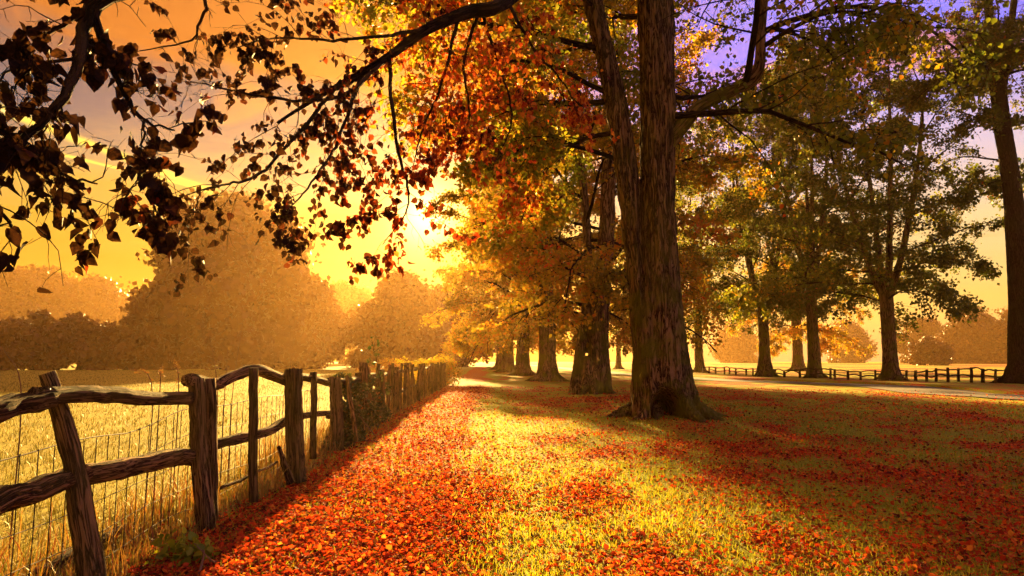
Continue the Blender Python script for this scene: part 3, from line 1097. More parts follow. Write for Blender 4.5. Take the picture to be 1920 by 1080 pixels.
place_tree(D2, 'twin_stemmed_avenue_tree', 'second tree of the avenue with two stems fused side by side', 'tree', b2, AV)
VA = tree_data('avenue_a', 52, H=19, r0=0.62, h0=2.9, nlimb=32, Rmax=7.0, mat='lime_gold', leaf=0.16, nsec=10, ntwig=7, nleaf=34, gap=-0.28, tint_mu=0.45, zmin=1.5, droop=0.31)
VB = tree_data('avenue_b', 63, H=20, r0=0.37, fork=6.0, nst=4, h0=3.4, nlimb=34, Rmax=6.4, mat='lime_green', leaf=0.155, nsec=10, ntwig=7, nleaf=36, gap=-0.10, tint_mu=0.34, zmin=2.2, droop=0.22)
VC = tree_data('avenue_c', 74, H=20, r0=0.38, fork=5.0, nst=4, h0=3.6, nlimb=36, Rmax=6.2, mat='dark_green', leaf=0.155, nsec=10, ntwig=7, nleaf=38, gap=-0.12, tint_mu=0.30, zmin=2.8, droop=0.15, spread_st=2.2)
place_tree(VA, 'avenue_tree', 'third tree of the avenue, standing just beyond the twin stemmed trunk', 'tree', G(1027, 715), AV, 0.4)
place_tree(VA, 'avenue_tree', 'fourth avenue tree with broad trunk, fading into golden mist', 'tree', G(980, 704.5), AV, 1.9, 1.05)
place_tree(VA, 'avenue_tree', 'fifth avenue tree back, thin in the bright mist', 'tree', G(952, 698), AV, 3.7, 1.15)
place_tree(VA, 'avenue_tree', 'last visible tree of the avenue, faint beside the misty gap', 'tree', G(940, 693.5), AV, 5.2, 1.25)
place_tree(VC, 'drive_side_tree', 'tall many stemmed tree with stout trunk in front of far fence', 'tree', G(1671, 713), RR, 2.2, 1.32)
place_tree(VB, 'drive_side_tree', 'tree beyond the drive with limb arching left, in front of the far fence', 'tree', G(1528, 709), RR, 4.1, 1.28)
place_tree(VC, 'drive_side_tree', 'straight misty gold trunk with slim side stem beyond the drive', 'tree', G(1435, 706), RR, 0.3, 1.3)
place_tree(VB, 'drive_side_tree', 'slim hazy tree just right of the big forked trunk', 'tree', G(1312, 699), RR, 5.5, 1.25)
place_tree(VA, 'parkland_tree', 'dark stout tree with low hanging foliage behind the far fence', 'tree', G(1497, 696), None, 1.1, 1.1)
place_tree(VB, 'parkland_tree', 'faint tree seen in the gap left of the big forked trunk', 'tree', G(1160, 692), None, 2.8, 1.1)
# leaning tree cut by the right edge of the picture
b0 = G(1912, 719)
t0_ = lambda x, y, dy=0.0: PT(x, y, b0[1] + dy) - b0
stems0 = [([t0_(1915, 730), t0_(1913, 640), t0_(1910, 520), t0_(1898, 360), t0_(1880, 240), t0_(1866, 130), t0_(1862, 40)], [0.75, 0.62, 0.56, 0.50, 0.46, 0.40, 0.36]),
          ([t0_(1868, 150), t0_(1856, 60), t0_(1852, -60), t0_(1850, -200)], [0.3, 0.25, 0.2, 0.06]),
          ([t0_(1875, 190), t0_(1892, 80), t0_(1905, -40), t0_(1915, -200)], [0.28, 0.22, 0.18, 0.06])]
D0 = tree_data('edge_tree', 85, H=25, r0=0.6, h0=4.5, nlimb=30, Rmax=5.5, mat='dark_green', leaf=0.15, nsec=10, ntwig=7, nleaf=34, gap=-0.06, stems=stems0, voxel=0.06, tint_mu=0.45, zmin=3.2, bark='bark_dark')
place_tree(D0, 'leaning_tree', 'dark leaning tree cut by the right edge of the view', 'tree', b0, RR)

# --- round trees far out in the mist
def round_tree(name, seed, W, H, nleaf, leaf, mat, lobes=26, zlow=0.05):
    rg = np.random.RandomState(seed)
    A = Acc()
    A.add(*tube(spline([[0, 0, -0.3], [0.1, 0, H * 0.2], [0, 0.1, H * 0.5]], 8), np.linspace(W * 0.035, W * 0.02, 8), 9))
    C, Rr = [], []
    while len(C) < lobes:
        a, t = rg.rand() * 2 * math.pi, rg.rand()
        z = zlow + (1 - zlow) * t
        prof = math.sin(math.pi * min(1, (0.22 + 0.78 * t))) ** 0.6 if t > 0.35 else (0.75 + 0.4 * t)
        rr = W * 0.5 * prof * math.sqrt(rg.uniform(0.25, 1))
        C.append((rr * math.cos(a) * 0.86, rr * math.sin(a) * 0.86, z * H * 0.86 + 0.06 * H))
        Rr.append(W * rg.uniform(0.09, 0.17))
    for c in C[:18]:
        A.add(*tube(spline([[0, 0.05, H * 0.2], [c[0] * 0.4, c[1] * 0.4, H * 0.2 + c[2] * 0.4], c], 7), np.linspace(W * 0.012, W * 0.003, 7), 4))
    C, Rr = np.array(C), np.array(Rr)
    k = rg.randint(0, lobes, nleaf)
    dd = rand_dirs(rg, nleaf)
    rad_ = rg.rand(nleaf) ** 0.4
    rough = np.array([mnoise.noise(Vector(q * 2.2 + 3.1 * kk)) + 0.5 * mnoise.noise(Vector(q * 5.0 + 1.7 * kk)) for q, kk in zip(dd, k)])
    P = C[k] + dd * (Rr[k] * rad_ * (1 + 0.7 * rough))[:, None] * np.array([1, 1, 0.85])
    okk = P[:, 2] > 0.1
    P = P[okk]
    V, F, q = leaf_soup(P, rand_dirs(rg, len(P)) + [0, 0, -0.4], dd[okk] * 1.6 + rand_dirs(rg, len(P)) * 0.8, leaf * rg.uniform(0.6, 1.6, len(P)), 1)
    lt = rg.rand(lobes)[k[okk]]
    ti = np.clip(0.05 + 0.4 * lt + 0.07 * rg.normal(size=len(P)), 0, 1)
    return A.mesh(name + '_trunk', 'bark_dark'), [], build_mesh(name + '_crown', V, F, mat, tint=np.repeat(ti, q))


F1 = round_tree('field_tree', 3, 1.0 * 30, 25.0, 70000, 0.72, 'rust', 70, -0.06)
F2 = round_tree('wood_tree', 4, 20.0, 15.0, 32000, 0.60, 'rust', 44, -0.06)
F3 = round_tree('hedge_bush', 6, 9.0, 6.0, 14000, 0.42, 'rust', 28, -0.06)
FW = 'trees out in the misty meadow'


def far(data, name, label, px, Y, rz, s, group=None, cat='tree'):
    return place_tree(data, name, label, cat, (PT(px, 690, Y)[0], Y, 0.0), group, rz, s)


far(F1, 'meadow_tree', 'huge rounded tree standing in the meadow behind the fence', 425, 98, 0.5, 1.02, FW)
far(F2, 'meadow_tree', 'lower misty tree on the right flank of the huge rounded one', 560, 102, 1.5, 0.85, FW)
far(F2, 'meadow_tree', 'rounded tree in bright haze between huge tree and avenue', 745, 118, 2.2, 1.08, FW)
far(F2, 'meadow_tree', 'small pale tree seen through the gap beside the huge tree', 640, 240, 0.2, 1.85, FW)
far(F2, 'meadow_tree', 'misty tree ending at the foot of the avenue', 840, 135, 4.0, 1.05, FW)
for i, (px, Y, s, lab) in enumerate([(-60, 230, 2.25, 'far misty wood tree at the left edge of the view'), (60, 245, 2.25, 'far misty wood tree above the low hedge'), (165, 260, 2.15, 'far misty wood tree next to the huge rounded tree')]):
    far(F2, 'wood_tree', lab, px, Y, i * 1.3, s, 'far wood behind the hedge')
for i, (px, Y, s, lab) in enumerate([(-40, 88, 1.25, 'bush at the left end of the meadow hedge'), (60, 90, 1.3, 'second bush of the meadow hedge'), (150, 92, 1.25, 'third bush of the meadow hedge'), (235, 93, 1.2, 'last bush of the meadow hedge at the foot of the huge tree')]):
    far(F3, 'hedge_bush', lab, px, Y, i * 2.1, s, 'bushes of the meadow hedge', 'bush')
far(F2, 'parkland_tree', 'pale rounded tree in pink mist beyond the far fence', 1825, 260, 0.9, 1.38, 'pale trees in the right hand mist')
far(F2, 'parkland_tree', 'paler tree left of the rounded one in the pink mist', 1735, 285, 3.0, 1.22, 'pale trees in the right hand mist')
far(F3, 'parkland_bush', 'low bush in the mist between the far fence and pale trees', 1745, 170, 2.0, 1.2, None, 'bush')
far(F2, 'parkland_tree', 'misty tree partly behind the right hand leaning tree', 1935, 240, 2.5, 1.4, 'pale trees in the right hand mist')
far(F2, 'parkland_tree', 'distant pale tree low between the drive side trunks', 1590, 300, 1.0, 1.2, 'pale trees in the right hand mist')
far(F2, 'parkland_tree', 'distant pale tree seen left of the straight gold trunk', 1385, 310, 4.4, 1.3, 'pale trees in the right hand mist')


# ------------------------------------------------------------------ fences
def wood_piece(pts, w0, w1, seed, n=14, sides=12, flat=0.7, rough=0.14):
    """cleft timber: irregular squarish section with splits along the grain"""
    rg = np.random.RandomState(seed)
    P = spline(pts, n)
    P = P + np.cumsum(rg.normal(size=(n, 3)) * 0.003, axis=0)
    th = np.linspace(0, 2 * math.pi, sides, endpoint=False)
    ph = rg.rand() * math.pi
    sq = 1.0 / (np.abs(np.cos(th)) ** 4 + np.abs(np.sin(th)) ** 4) ** 0.25
    ell = np.sqrt((np.cos(th + ph * 0.1)) ** 2 + (flat * np.sin(th + ph * 0.1)) ** 2)
    sec = sq * ell * (1 + rough * rg.normal(size=sides) * 0.6)
    sec[rg.choice(sides, 2, replace=False)] *= 0.78
    shape = sec[None] * (1 + 0.045 * rg.normal(size=(n, sides)) + 0.03 * rg.normal(size=(n, 1)))
    return tube(P, np.linspace(w0, w1, n), sides, True, shape)


def wood(parent, name, pts, w0, w1, seed, mat='wood', base=np.zeros(3), label=None, **kw):
    A = Acc()
    A.add(*wood_piece(pts, w0, w1, seed, **kw))
    o = link(name, A.mesh(name, mat, base, smooth=False), parent)
    if label:
        o['label'] = label
    return o


FB = np.array([fence_x(5.0), 5.0, 0.0])
fence = thing('cleft_timber_fence', 'rustic cleft timber fence with wire netting along the leaf strewn path', 'fence', FB)


def fp(d, z, off=0.0):
    return np.array([fence_x(d) + off, d, z])


def fence_hit(px, py, off=0.0):
    """point of the fence line's vertical plane seen at a pixel"""
    d = ray(px, py)
    lo, hi = 1.0, 150.0
    for _ in range(60):
        m = 0.5 * (lo + hi)
        if d[0] / d[1] * m > fence_x(m) + off:
            lo = m
        else:
            hi = m
    t = hi / d[1]
    return np.array([0, 0, CAM_Z]) + d * t


fh = fence_hit
# posts and stakes seen singly
wood(fence, 'post', [PT(178, 1130, 3.78), PT(150, 950, 3.76), PT(122, 800, 3.73), PT(88, 697, 3.68)], 0.078, 0.045, 1, 'wood', FB, 'leaning front post split along its grain', n=18)
wood(fence, 'post', [PT(386, 990, 5.5), PT(376, 850, 5.5), PT(371, 709, 5.5)], 0.078, 0.066, 2, 'wood', FB, n=16)
wood(fence, 'post', [PT(396, 975, 5.68), PT(396, 850, 5.68), PT(395, 707, 5.66)], 0.058, 0.050, 3, 'wood_dark', FB)
wood(fence, 'stake', [PT(476, 940, 6.45), PT(474, 820, 6.45), PT(475, 688, 6.42)], 0.040, 0.044, 4, 'wood_dark', FB)
wood(fence, 'post', [PT(556, 905, 7.5), PT(554, 800, 7.5), PT(551, 693, 7.5)], 0.105, 0.098, 5, 'wood', FB, n=16)
wood(fence, 'stake', [PT(588, 860, 8.9), PT(588, 780, 8.9), PT(588, 700, 8.9)], 0.048, 0.046, 6, 'wood_dark', FB)
wood(fence, 'post', [PT(632, 845, 10.2), PT(631, 770, 10.2), PT(630, 707, 10.2)], 0.085, 0.078, 7, 'wood', FB)
wood(fence, 'stake', [PT(668, 828, 10.6), PT(659, 765, 10.7), PT(650, 706, 10.8)], 0.035, 0.03, 8, 'wood', FB, 'thin stake leaning against the ivy')
wood(fence, 'post', [fp(1.7, -0.2), fp(1.7, 0.6), fp(1.66, 1.22)], 0.08, 0.06, 9, 'wood_dark', FB)
wood(fence, 'post', [fp(-0.5, -0.2), fp(-0.5, 0.6), fp(-0.5, 1.2)], 0.08, 0.07, 11, 'wood_dark', FB)
for z_, q_ in ((1.0, 151), (0.45, 152)):
    wood(fence, 'rail', [fp(-0.6, z_, -0.075), fp(0.6, z_ + 0.04, -0.075), fp(1.8, z_ - 0.03, -0.075)], 0.065, 0.06, q_, 'wood_dark', FB)
wood(fence, 'broken_plank', [PT(545, 905, 7.3), PT(532, 870, 7.25), PT(520, 838, 7.2)], 0.055, 0.02, 10, 'wood_dark', FB)
ds = [12.5, 14.9, 17.3, 19.7, 22.1, 24.4, 26.8, 29.2, 31.6, 34.0]
rg = np.random.RandomState(4)
for i, d in enumerate(ds):
    h = 1.22 + rg.uniform(-0.08, 0.08)
    lean = rg.normal(0, 0.03, 2)
    wood(fence, 'post', [fp(d, -0.2), fp(d, 0.6) + [lean[0], 0, 0], fp(d, h) + [lean[0] * 2, lean[1], 0]], 0.085, 0.075, 20 + i, 'wood_dark', FB, n=9)
    for k in (0.35, 0.68):
        dd = d + 2.4 * k
        h = 1.16 + rg.uniform(-0.12, 0.12)
        wood(fence, 'stake', [fp(dd, -0.2), fp(dd, 0.6), fp(dd, h) + [rg.normal(0, 0.05), 0, 0]], 0.045, 0.04, 50 + 2 * i + int(k > 0.5), 'wood_dark', FB, n=8)
fr = lambda x, y: fence_hit(x, y, -0.075)
# rails
B_ = dict(base=FB, n=20)
wood(fence, 'rail', [fp(1.6, 0.98, -0.075), fr(-60, 785), fr(40, 758), fr(100, 752)], 0.075, 0.062, 81, 'wood_dark', **B_)
wood(fence, 'rail', [fr(70, 745), fr(160, 741), fr(215, 742), fr(270, 746), fr(362, 745)], 0.052, 0.055, 82, 'wood', flat=0.8, **B_)
wood(fence, 'rail', [fr(352, 713), fr(400, 722), fr(435, 705), fr(472, 693), fr(508, 702), fr(545, 716)], 0.058, 0.058, 83, 'wood', flat=0.8, **B_)
wood(fence, 'rail', [fr(540, 708), fr(575, 708), fr(600, 712), fr(635, 722)], 0.065, 0.06, 84, 'wood_dark', **B_)
wood(fence, 'rail', [fp(1.6, 0.34, -0.075), fr(-60, 972), fr(60, 922), fr(150, 888)], 0.085, 0.072, 85, 'wood_dark', **B_)
wood(fence, 'rail', [fr(130, 898), fr(200, 884), fr(270, 868), fr(330, 855), fr(368, 858)], 0.068, 0.078, 86, 'wood', flat=0.8, **B_)
wood(fence, 'rail', [fr(375, 842), fr(420, 826), fr(468, 814), fr(505, 805), fr(545, 785)], 0.055, 0.055, 87, 'wood', flat=0.8, **B_)
wood(fence, 'rail', [fr(545, 785), fr(590, 778), fr(640, 772)], 0.055, 0.05, 88, 'wood_dark', **B_)
dd = [10.3] + ds
for i in range(len(dd) - 1):
    for z in (1.02, 0.5):
        a, b = dd[i], dd[i + 1]
        wood(fence, 'rail', [fp(a - 0.1, z + rg.normal(0, 0.04), -0.07), fp((a + b) / 2, z + rg.normal(0.02, 0.05), rg.normal(-0.07, 0.03)), fp(b + 0.1, z + rg.normal(0, 0.04), -0.07)], 0.06, 0.055, 100 + 2 * i + int(z < 1), 'wood_dark', FB, n=9)
# fallen lengths of timber at the foot of the fence
wood(fence, 'fallen_rail', [G(60, 1100) + [0, 0, 0.05], G(140, 1060) + [0, 0, 0.08], G(225, 1008) + [0, 0, 0.06]], 0.05, 0.04, 140, 'wood', FB, 'length of timber lying in the leaves at the foot of the fence')
wood(fence, 'fallen_rail', [fh(415, 915), fh(470, 892), fh(520, 866)], 0.018, 0.014, 141, 'wood', FB)
# wire netting
A = Acc()
rg = np.random.RandomState(8)


def wire(pts, r=0.0032):
    A.add(*tube(pts, r, 3))


sd = np.arange(-0.5, 10.0, 0.055)
zs_list = [0.10, 0.26, 0.44, 0.62, 0.80]
top_w = np.interp(sd, [1.7, 3.7, 4.6, 5.5, 7.5, 10], [0.86, 0.88, 0.86, 0.93, 0.95, 0.93])
for k, z in enumerate(zs_list):
    zz_ = top_w * (z / 0.80) + 0.012 * np.sin(sd * 4 + k)
    wire([fp(d, q, -0.16) for d, q in zip(sd[::3], zz_[::3])], 0.0042 if k == 4 else 0.0032)
for d in np.arange(-0.45, 10.0, 0.15):
    t = np.interp(d, sd, top_w)
    wob = rg.normal(0, 0.008)
    wire([fp(d, 0.02, -0.16), fp(d + wob, t * 0.5, -0.16), fp(d + wob * 0.5, t, -0.16)])
link('wire_netting', A.mesh('wire_netting', 'wire', FB), fence)

# far fence beyond the drive
FF = [(1960, 720, 690), (1893, 717, 692), (1867, 719, 692), (1843, 718, 691), (1821, 718, 688), (1797, 716, 690), (1777, 717, 689), (1755, 716, 690), (1738, 716, 693), (1717, 714, 694), (1701, 712, 694), (1680, 712, 694),
      (1655, 713, 694), (1641, 713, 693), (1613, 713, 697), (1590, 713, 694), (1566, 713, 692), (1557, 711, 690), (1530, 710, 690), (1500, 708, 692), (1470, 707, 694), (1453, 705, 692), (1430, 704, 692), (1412, 704, 690),
      (1399, 704, 691), (1380, 703, 690), (1368, 702, 689), (1358, 702, 688), (1342, 701, 688), (1330, 700, 687), (1318, 700, 688)]
f0 = G(1613, 713)
far_fence = thing('far_rail_fence', 'low wavy rail fence beyond the drive in the mist', 'fence', f0)
bases = [G(x, y) for x, y, _ in FF]
tops = []
for (x, y, t), b in zip(FF, bases):
    tops.append(PT(x, t, b[1]))
    rg = np.random.RandomState(int(x))
    wood(far_fence, 'post', [b + [0, 0, -0.15], (b + tops[-1]) / 2 + [rg.normal(0, 0.02), 0, 0], tops[-1]], 0.085, 0.075, int(x), 'wood_dark', f0, n=6, sides=8)
for i in range(len(FF) - 1):
    for fz in (0.86, 0.42):
        rg = np.random.RandomState(i * 7 + int(fz * 10))
        a = bases[i] + (tops[i] - bases[i]) * fz
        b = bases[i + 1] + (tops[i + 1] - bases[i + 1]) * fz
        a[2] += rg.normal(0, 0.03)
        b[2] += rg.normal(0, 0.03)
        m = (a + b) / 2 + [0, 0, rg.normal(0.04, 0.05)]
        wood(far_fence, 'rail', [a + (a - b) * 0.04, m, b + (b - a) * 0.04], 0.055, 0.05, i * 3 + 900 + int(fz * 10), 'wood_dark', f0, n=6, sides=8)


# ------------------------------------------------------------------ plants by the fence
def blades(seed, P, H, lean, width, tint, mat, name, label, seg=3, cat=None):
    rg = np.random.RandomState(seed)
    n = len(P)
    az = rg.rand(n) * 2 * math.pi
    L = np.stack([np.cos(az), np.sin(az), np.zeros(n)], -1)
    W = np.stack([-np.sin(az), np.cos(az), np.zeros(n)], -1)
    a2 = rg.rand(n) * 2 * math.pi
    W = W * np.cos(a2)[:, None] + L * np.sin(a2)[:, None]
    rows = []
    for k in range(seg):
        t = k / seg
        c = P + np.array([0, 0, 1.0]) * (H * t)[:, None] + L * (lean * H * t ** 2)[:, None]
        wv = W * (width * (1 - t * 0.7))[:, None]
        rows += [c - wv, c + wv]
    rows.append(P + np.array([0, 0, 1.0]) * (H * (1 - 0.25 * lean))[:, None] + L * (lean * H)[:, None])
    V = np.stack(rows, 1)
    m = V.shape[1]
    tr = []
    for k in range(seg - 1):
        tr += [(2 * k, 2 * k + 1, 2 * k + 3), (2 * k, 2 * k + 3, 2 * k + 2)]
    tr.append((2 * seg - 2, 2 * seg - 1, 2 * seg))
    F = (np.arange(n)[:, None, None] * m + np.array(tr)[None]).reshape(-1, 3)
    o = link(name, build_mesh(name, V.reshape(-1, 3), F, mat, tint=np.repeat(tint, m)))
    return tag(o, label, cat, kind='stuff')


rg = np.random.RandomState(17)
# tall dry grass along the foot of the fence, mostly on the meadow side
n = 12500
d = 1.2 * np.exp(rg.rand(n) * math.log(40 / 1.2))
off = -np.abs(rg.normal(0, 0.45, n)) + 0.12
x = fence_x(d) + off
P = np.stack([x, d, ground_z(x, d) - 0.01], -1)
clump = fbm(x * 2.5, d * 1.2, 40, 3)
H = (0.18 + 0.62 * np.clip((clump - 0.35) * 2.4, 0, 1)) * rg.uniform(0.35, 1.0, n) * np.where(off > 0.02, 0.45, 0.9)
blades(18, P, H, rg.uniform(0.05, 0.6, n), np.full(n, 0.0032) * (1 + d / 15), np.clip(rg.normal(0.5, 0.4, n), 0, 1), 'drygrass', 'tall_grass', 'tall dry golden grass growing through the timber fence', 4, 'grass')
# meadow grass beyond
n = 48000
d = 2.5 * np.exp(rg.rand(n) * math.log(88 / 2.5))
x = fence_x(d) - 0.3 - np.abs(rg.rand(n) ** 0.8) * (d * 0.72 + 1)
P = np.stack([x, d, ground_z(x, d) - 0.01], -1)
blades(19, P, rg.uniform(0.04, 0.12, n) * (0.6 + fbm(x, d, 50)), rg.uniform(0.1, 0.7, n), np.full(n, 0.003) * (1 + d / 12), np.clip(rg.normal(0.4, 0.3, n), 0, 1), 'meadow', 'meadow_grass', 'rough golden meadow grass behind the fence', 2, 'grass')


def polar(n, d0, d1, rg, half=46):
    d = d0 * np.exp(rg.rand(n) * math.log(d1 / d0))
    a = np.radians(rg.uniform(-half, half, n))
    return d * np.sin(a), d * np.cos(a)


# lawn grass
n = 190000
x, y = polar(n, 2.6, 26, rg)
m = (x > fence_x(y) + 0.05) & (rg.rand(n) > cover(x, y) * 0.62)
x, y = x[m], y[m]
dist = np.hypot(x, y)
P = np.stack([x, y, ground_z(x, y) - 0.008], -1)
tt = np.clip(0.15 + 0.75 * fbm(x * 0.6, y * 0.6, 60, 3) + rg.normal(0, 0.22, len(x)) - 0.25 * np.clip((x - 0.5) / 5, 0, 1), 0, 1)
blades(20, P, rg.uniform(0.025, 0.075, len(x)) * (0.6 + 0.9 * fbm(x * 1.5, y * 1.5, 66)), rg.uniform(0.1, 0.8, len(x)), 0.0016 * (1 + dist / 4), tt, 'grass', 'lawn_grass', 'short green and yellow grass of the lawn', 2, 'grass')

# fallen leaves
n = 540000
x, y = polar(n, 2.7, 34, rg, 48)
c = cover(x, y)
m = (x > fence_x(y) - 0.3) & (rg.rand(n) < c ** 1.4 * 0.95 + 0.03)
x, y, c = x[m], y[m], c[m]
n = len(x)
z = ground_z(x, y) + 0.012 + 0.035 * c * rg.rand(n)
P = np.stack([x, y, z], -1)
D = np.stack([rg.normal(size=n), rg.normal(size=n), rg.normal(0.05, 0.35, n)], -1)
N = np.stack([rg.normal(0, 0.55, n), rg.normal(0, 0.55, n), np.ones(n)], -1)
S = (0.014 + 0.030 * rg.rand(n) ** 1.6) * (1 + np.hypot(x, y) / 30)
ti = np.clip(0.46 + 0.30 * rg.normal(size=n) + 0.25 * (fbm(x * 0.5, y * 0.3, 90) - 0.5), 0, 1)
ti = np.where(rg.rand(n) < 0.2, rg.rand(n) * 0.2, ti)
nearm = np.hypot(x, y) < 8.0
V1, F1_, k1 = leaf_soup(P[nearm], D[nearm], N[nearm], S[nearm], 2, 0.42, 0.16, -0.12)
V2, F2_, k2 = leaf_soup(P[~nearm], D[~nearm], N[~nearm], S[~nearm], 1, 0.45, 0.16, -0.12)
o = link('fallen_leaves', build_mesh('fallen_leaves', np.concatenate([V1, V2]), np.concatenate([F1_, F2_ + len(V1)]), 'fallen', tint=np.concatenate([np.repeat(ti[nearm], k1), np.repeat(ti[~nearm], k2)])))
tag(o, 'carpet of red and orange fallen leaves over path and lawn', 'leaves', kind='stuff')

# the loose leaves nearest the viewer, each on its own
FL = [leaf_mesh('loose_leaf_%d' % i, 'fallen', t, 40 + i, c) for i, (t, c) in enumerate([(0.35, -0.3), (0.5, 0.3), (0.6, -0.15), (0.95, 0.25), (0.8, -0.35)])]
FLL = ['curled dark red leaf fallen on the near ground', 'arched red leaf fallen on the near ground', 'flat bright red leaf fallen on the near ground', 'pale yellow leaf fallen on the near ground', 'cupped orange leaf fallen on the near ground']
x, y = polar(2600, 3.4, 8.5, rg, 38)
m = (x > fence_x(y) + 0.2) & (rg.rand(len(x)) < cover(x, y) * 0.5 + 0.2)
x, y = x[m][:300], y[m][:300]
rr_ = random.Random(3)
for a, b in zip(x, y):
    k = rr_.choices(range(5), (3, 3, 3, 1.6, 2.4))[0]
    o = link('fallen_leaf', FL[k])
    o.location = (a, b, float(ground_z(a, b)) + rr_.uniform(0.035, 0.055))
    o.rotation_euler = (rr_.gauss(0, 0.35), rr_.gauss(0, 0.35), rr_.uniform(0, 6.28))
    s = rr_.uniform(0.026, 0.05)
    o.scale = (s, s, s)
    tag(o, FLL[k], 'leaf', 'single fallen leaves in the foreground')


# dry stalks standing above the fence
def stalk(px0, py0, px1, py1, Y, label, heads=0, seed=0, r=0.006, drop=0.0):
    b = PT(px0, py0, Y)
    t = PT(px1, py1, Y + 0.05)
    g = np.array([b[0], b[1], float(ground_z(b[0], b[1]))])
    o = thing('dry_stalk', label, 'plant', g, 'dry stalks behind the fence')
    A = Acc()
    P = spline([g - g, (b - g) * 1.0 + [0, 0, 0], (t - g)], 12) if b[2] > 0.15 else spline([g - g, (t - g) * 0.5 + [0.01, 0, 0], t - g], 12)
    A.add(*tube(P, np.linspace(r, r * 0.4, 12), 5))
    link('stem', A.mesh('stem', 'stalk'), o)
    if heads:
        rg = np.random.RandomState(seed)
        n = heads
        k = 6 + (rg.rand(n) * 5.9).astype(int)
        Q = P[np.clip(k, 0, 11)] + rg.normal(size=(n, 3)) * 0.012 - [0, 0, drop]
        V, F, q = leaf_soup(Q, rand_dirs(rg, n) + [0, 0, 0.5], rand_dirs(rg, n), rg.uniform(0.012, 0.03, n), 2, 0.22)
        link('seed_head', build_mesh('seed_head', V, F, 'drygrass', tint=rg.uniform(0.6, 1, n).repeat(q)), o)


stalk(408, 740, 391, 618, 7.0, 'thin dry stalk left of the tall pair above the arched rail')
stalk(436, 740, 455, 605, 7.2, 'tallest thin dry stalk above the arched rail')
stalk(420, 760, 427, 655, 6.9, 'short branched dry stalk between the tall pair', 30, 1)
stalk(40, 740, 6, 652, 4.6, 'bent dry stalk at the left edge behind the fence')
stalk(285, 725, 240, 692, 5.9, 'drooping seed grass left of the double post', 40, 2)
stalk(300, 730, 302, 690, 6.0, 'upright seed grass left of the double post', 40, 3)
stalk(335, 725, 325, 675, 6.1, 'feathery seed grass close to the double post', 50, 4)
stalk(545, 690, 537, 655, 9.0, 'short dry stalk behind the wide post')

# sapling with small leaves behind the ivy posts
sb = np.array([fence_x(13.0) - 0.35, 13.0, 0.0])
sap = thing('leafy_sapling', 'small leafy sapling rising above the ivy covered posts', 'plant', sb)
accs, lv = spray(91, [[sb, PT(712, 740, 13), PT(708, 690, 13), PT(697, 636, 13)]], [(0.014, 0.004)], 16, 0.30, 2, 3, sb, droop=0.0)
finish_spray(sap, accs, lv, 0.07, lambda p: 0.25, 4, 0, 'ivy', base=sb)


def leafy_mass(name, label, cat, base, centres, n, leaf, mat, seed, stems=8, tint=(0.4, 0.25), zmin=0.03):
    rg = np.random.RandomState(seed)
    o = thing(name, label, cat, base)
    C = np.array([c[:3] for c in centres], dtype=float)
    Rr = np.array([c[3] for c in centres])
    k = rg.choice(len(C), n, p=Rr ** 2 / np.sum(Rr ** 2))
    P = C[k] + rand_dirs(rg, n) * (Rr[k] * rg.rand(n) ** 0.45)[:, None]
    P = P[P[:, 2] > zmin]
    V, F, q = leaf_soup(P - base, rand_dirs(rg, len(P)) + [0, 0, -0.3], rand_dirs(rg, len(P)) + [0, -0.4, 0.3], leaf * rg.uniform(0.5, 1.3, len(P)), 2)
    link('foliage', build_mesh('foliage', V, F, mat, tint=np.repeat(np.clip(rg.normal(tint[0], tint[1], len(P)), 0, 1), q)), o)['kind'] = 'stuff'
    A = Acc()
    for i in range(stems):
        c = C[rg.randint(len(C))]
        e = c + rg.normal(size=3) * 0.25 * Rr.mean() + [0, 0, Rr.mean() * 0.6]
        b = np.array([c[0] + rg.normal() * 0.15, c[1] + rg.normal() * 0.15, 0.0])
        A.add(*tube(spline([b - base, (b + e) / 2 - base + rg.normal(size=3) * 0.08, e - base], 9), np.linspace(0.010, 0.003, 9), 4))
    link('stem', A.mesh('stem', 'stalk'), o)['kind'] = 'stuff'
    return o


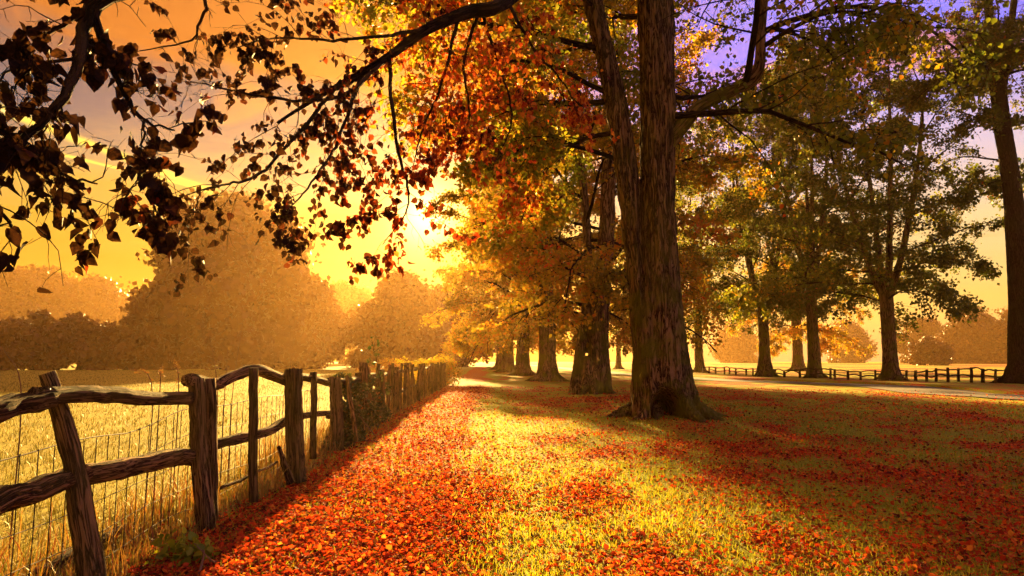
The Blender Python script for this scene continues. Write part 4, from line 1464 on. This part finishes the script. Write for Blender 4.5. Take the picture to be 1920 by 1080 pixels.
leafy_mass('ivy', 'dark ivy smothering the middle posts of the timber fence', 'ivy', np.array([fence_x(12), 12.0, 0.0]),
           [(*fp(dd_, z_, rg.normal(0, 0.06)), r_) for dd_, z_, r_ in [(11.0, 0.5, 0.22), (11.2, 0.95, 0.2), (11.6, 0.25, 0.28), (12.0, 0.8, 0.22), (12.5, 0.4, 0.28), (13.0, 0.9, 0.18), (13.2, 0.3, 0.26), (14.0, 0.55, 0.22), (14.6, 0.2, 0.26), (15.4, 0.7, 0.16)]],
           9000, 0.055, 'ivy', 5, 14)
leafy_mass('bramble_clump', 'low bramble tuft at the foot of the posts beside the path', 'plant', G(645, 838),
           [(*(G(640, 838) + [0, 0, 0.12]), 0.22), (*(G(665, 830) + [0, 0, 0.1]), 0.18), (*(G(620, 845) + [0, 0, 0.08]), 0.14)], 1500, 0.05, 'ivy', 6, 10)
bb = G(818, 722)
leafy_mass('bramble_bush', 'arching bramble bush swallowing the far end of the timber fence', 'bush', bb,
           [(*(bb + np.array([rg.normal(-0.5, 0.6), rg.normal(0, 3.0), 0.4 + 0.5 * rg.rand()])), 0.55 + 0.4 * rg.rand()) for _ in range(16)], 12000, 0.10, 'lime_gold', 7, 24, (0.35, 0.25))
leafy_mass('red_shrub', 'reddish dry shrub behind the fence left of the bramble', 'bush', G(765, 735),
           [(*(fp(19 + rg.rand() * 6, 0.6 + 0.5 * rg.rand(), -0.7 - rg.rand() * 0.8)), 0.4) for _ in range(8)], 3500, 0.07, 'drygrass', 8, 20, (0.7, 0.25))
leafy_mass('grass_tuft', 'green weed tuft in the red leaves near the front post', 'plant', G(345, 1050),
           [(*(G(330, 1050) + [0, 0, 0.03]), 0.16), (*(G(370, 1056) + [0, 0, 0.03]), 0.12)], 260, 0.06, 'grass', 9, 3, (0.25, 0.2), 0.005)

# ------------------------------------------------------------------ haze
m, w, out = new_mat('morning_haze')
pv = w.n('ShaderNodeVolumePrincipled')
pv.inputs['Color'].default_value = (0.98, 0.58, 0.22, 1.0)
pv.inputs['Density'].default_value = 0.00030
pv.inputs['Anisotropy'].default_value = 0.66
w.l(pv.outputs[0], out.inputs['Volume'])
hx0, hx1, hy0, hy1, hz0, hz1 = -425.0, 425.0, -45.0, 485.0, -1.5, 34.0
V = np.array([(x, y, z) for z in (hz0, hz1) for y in (hy0, hy1) for x in (hx0, hx1)])
F = np.array([(0, 2, 3, 1), (4, 5, 7, 6), (0, 1, 5, 4), (2, 6, 7, 3), (0, 4, 6, 2), (1, 3, 7, 5)])
o = link('haze', build_mesh('haze', V, F, m))
tag(o, 'thin golden morning mist filling the whole park', 'haze', kind='stuff')
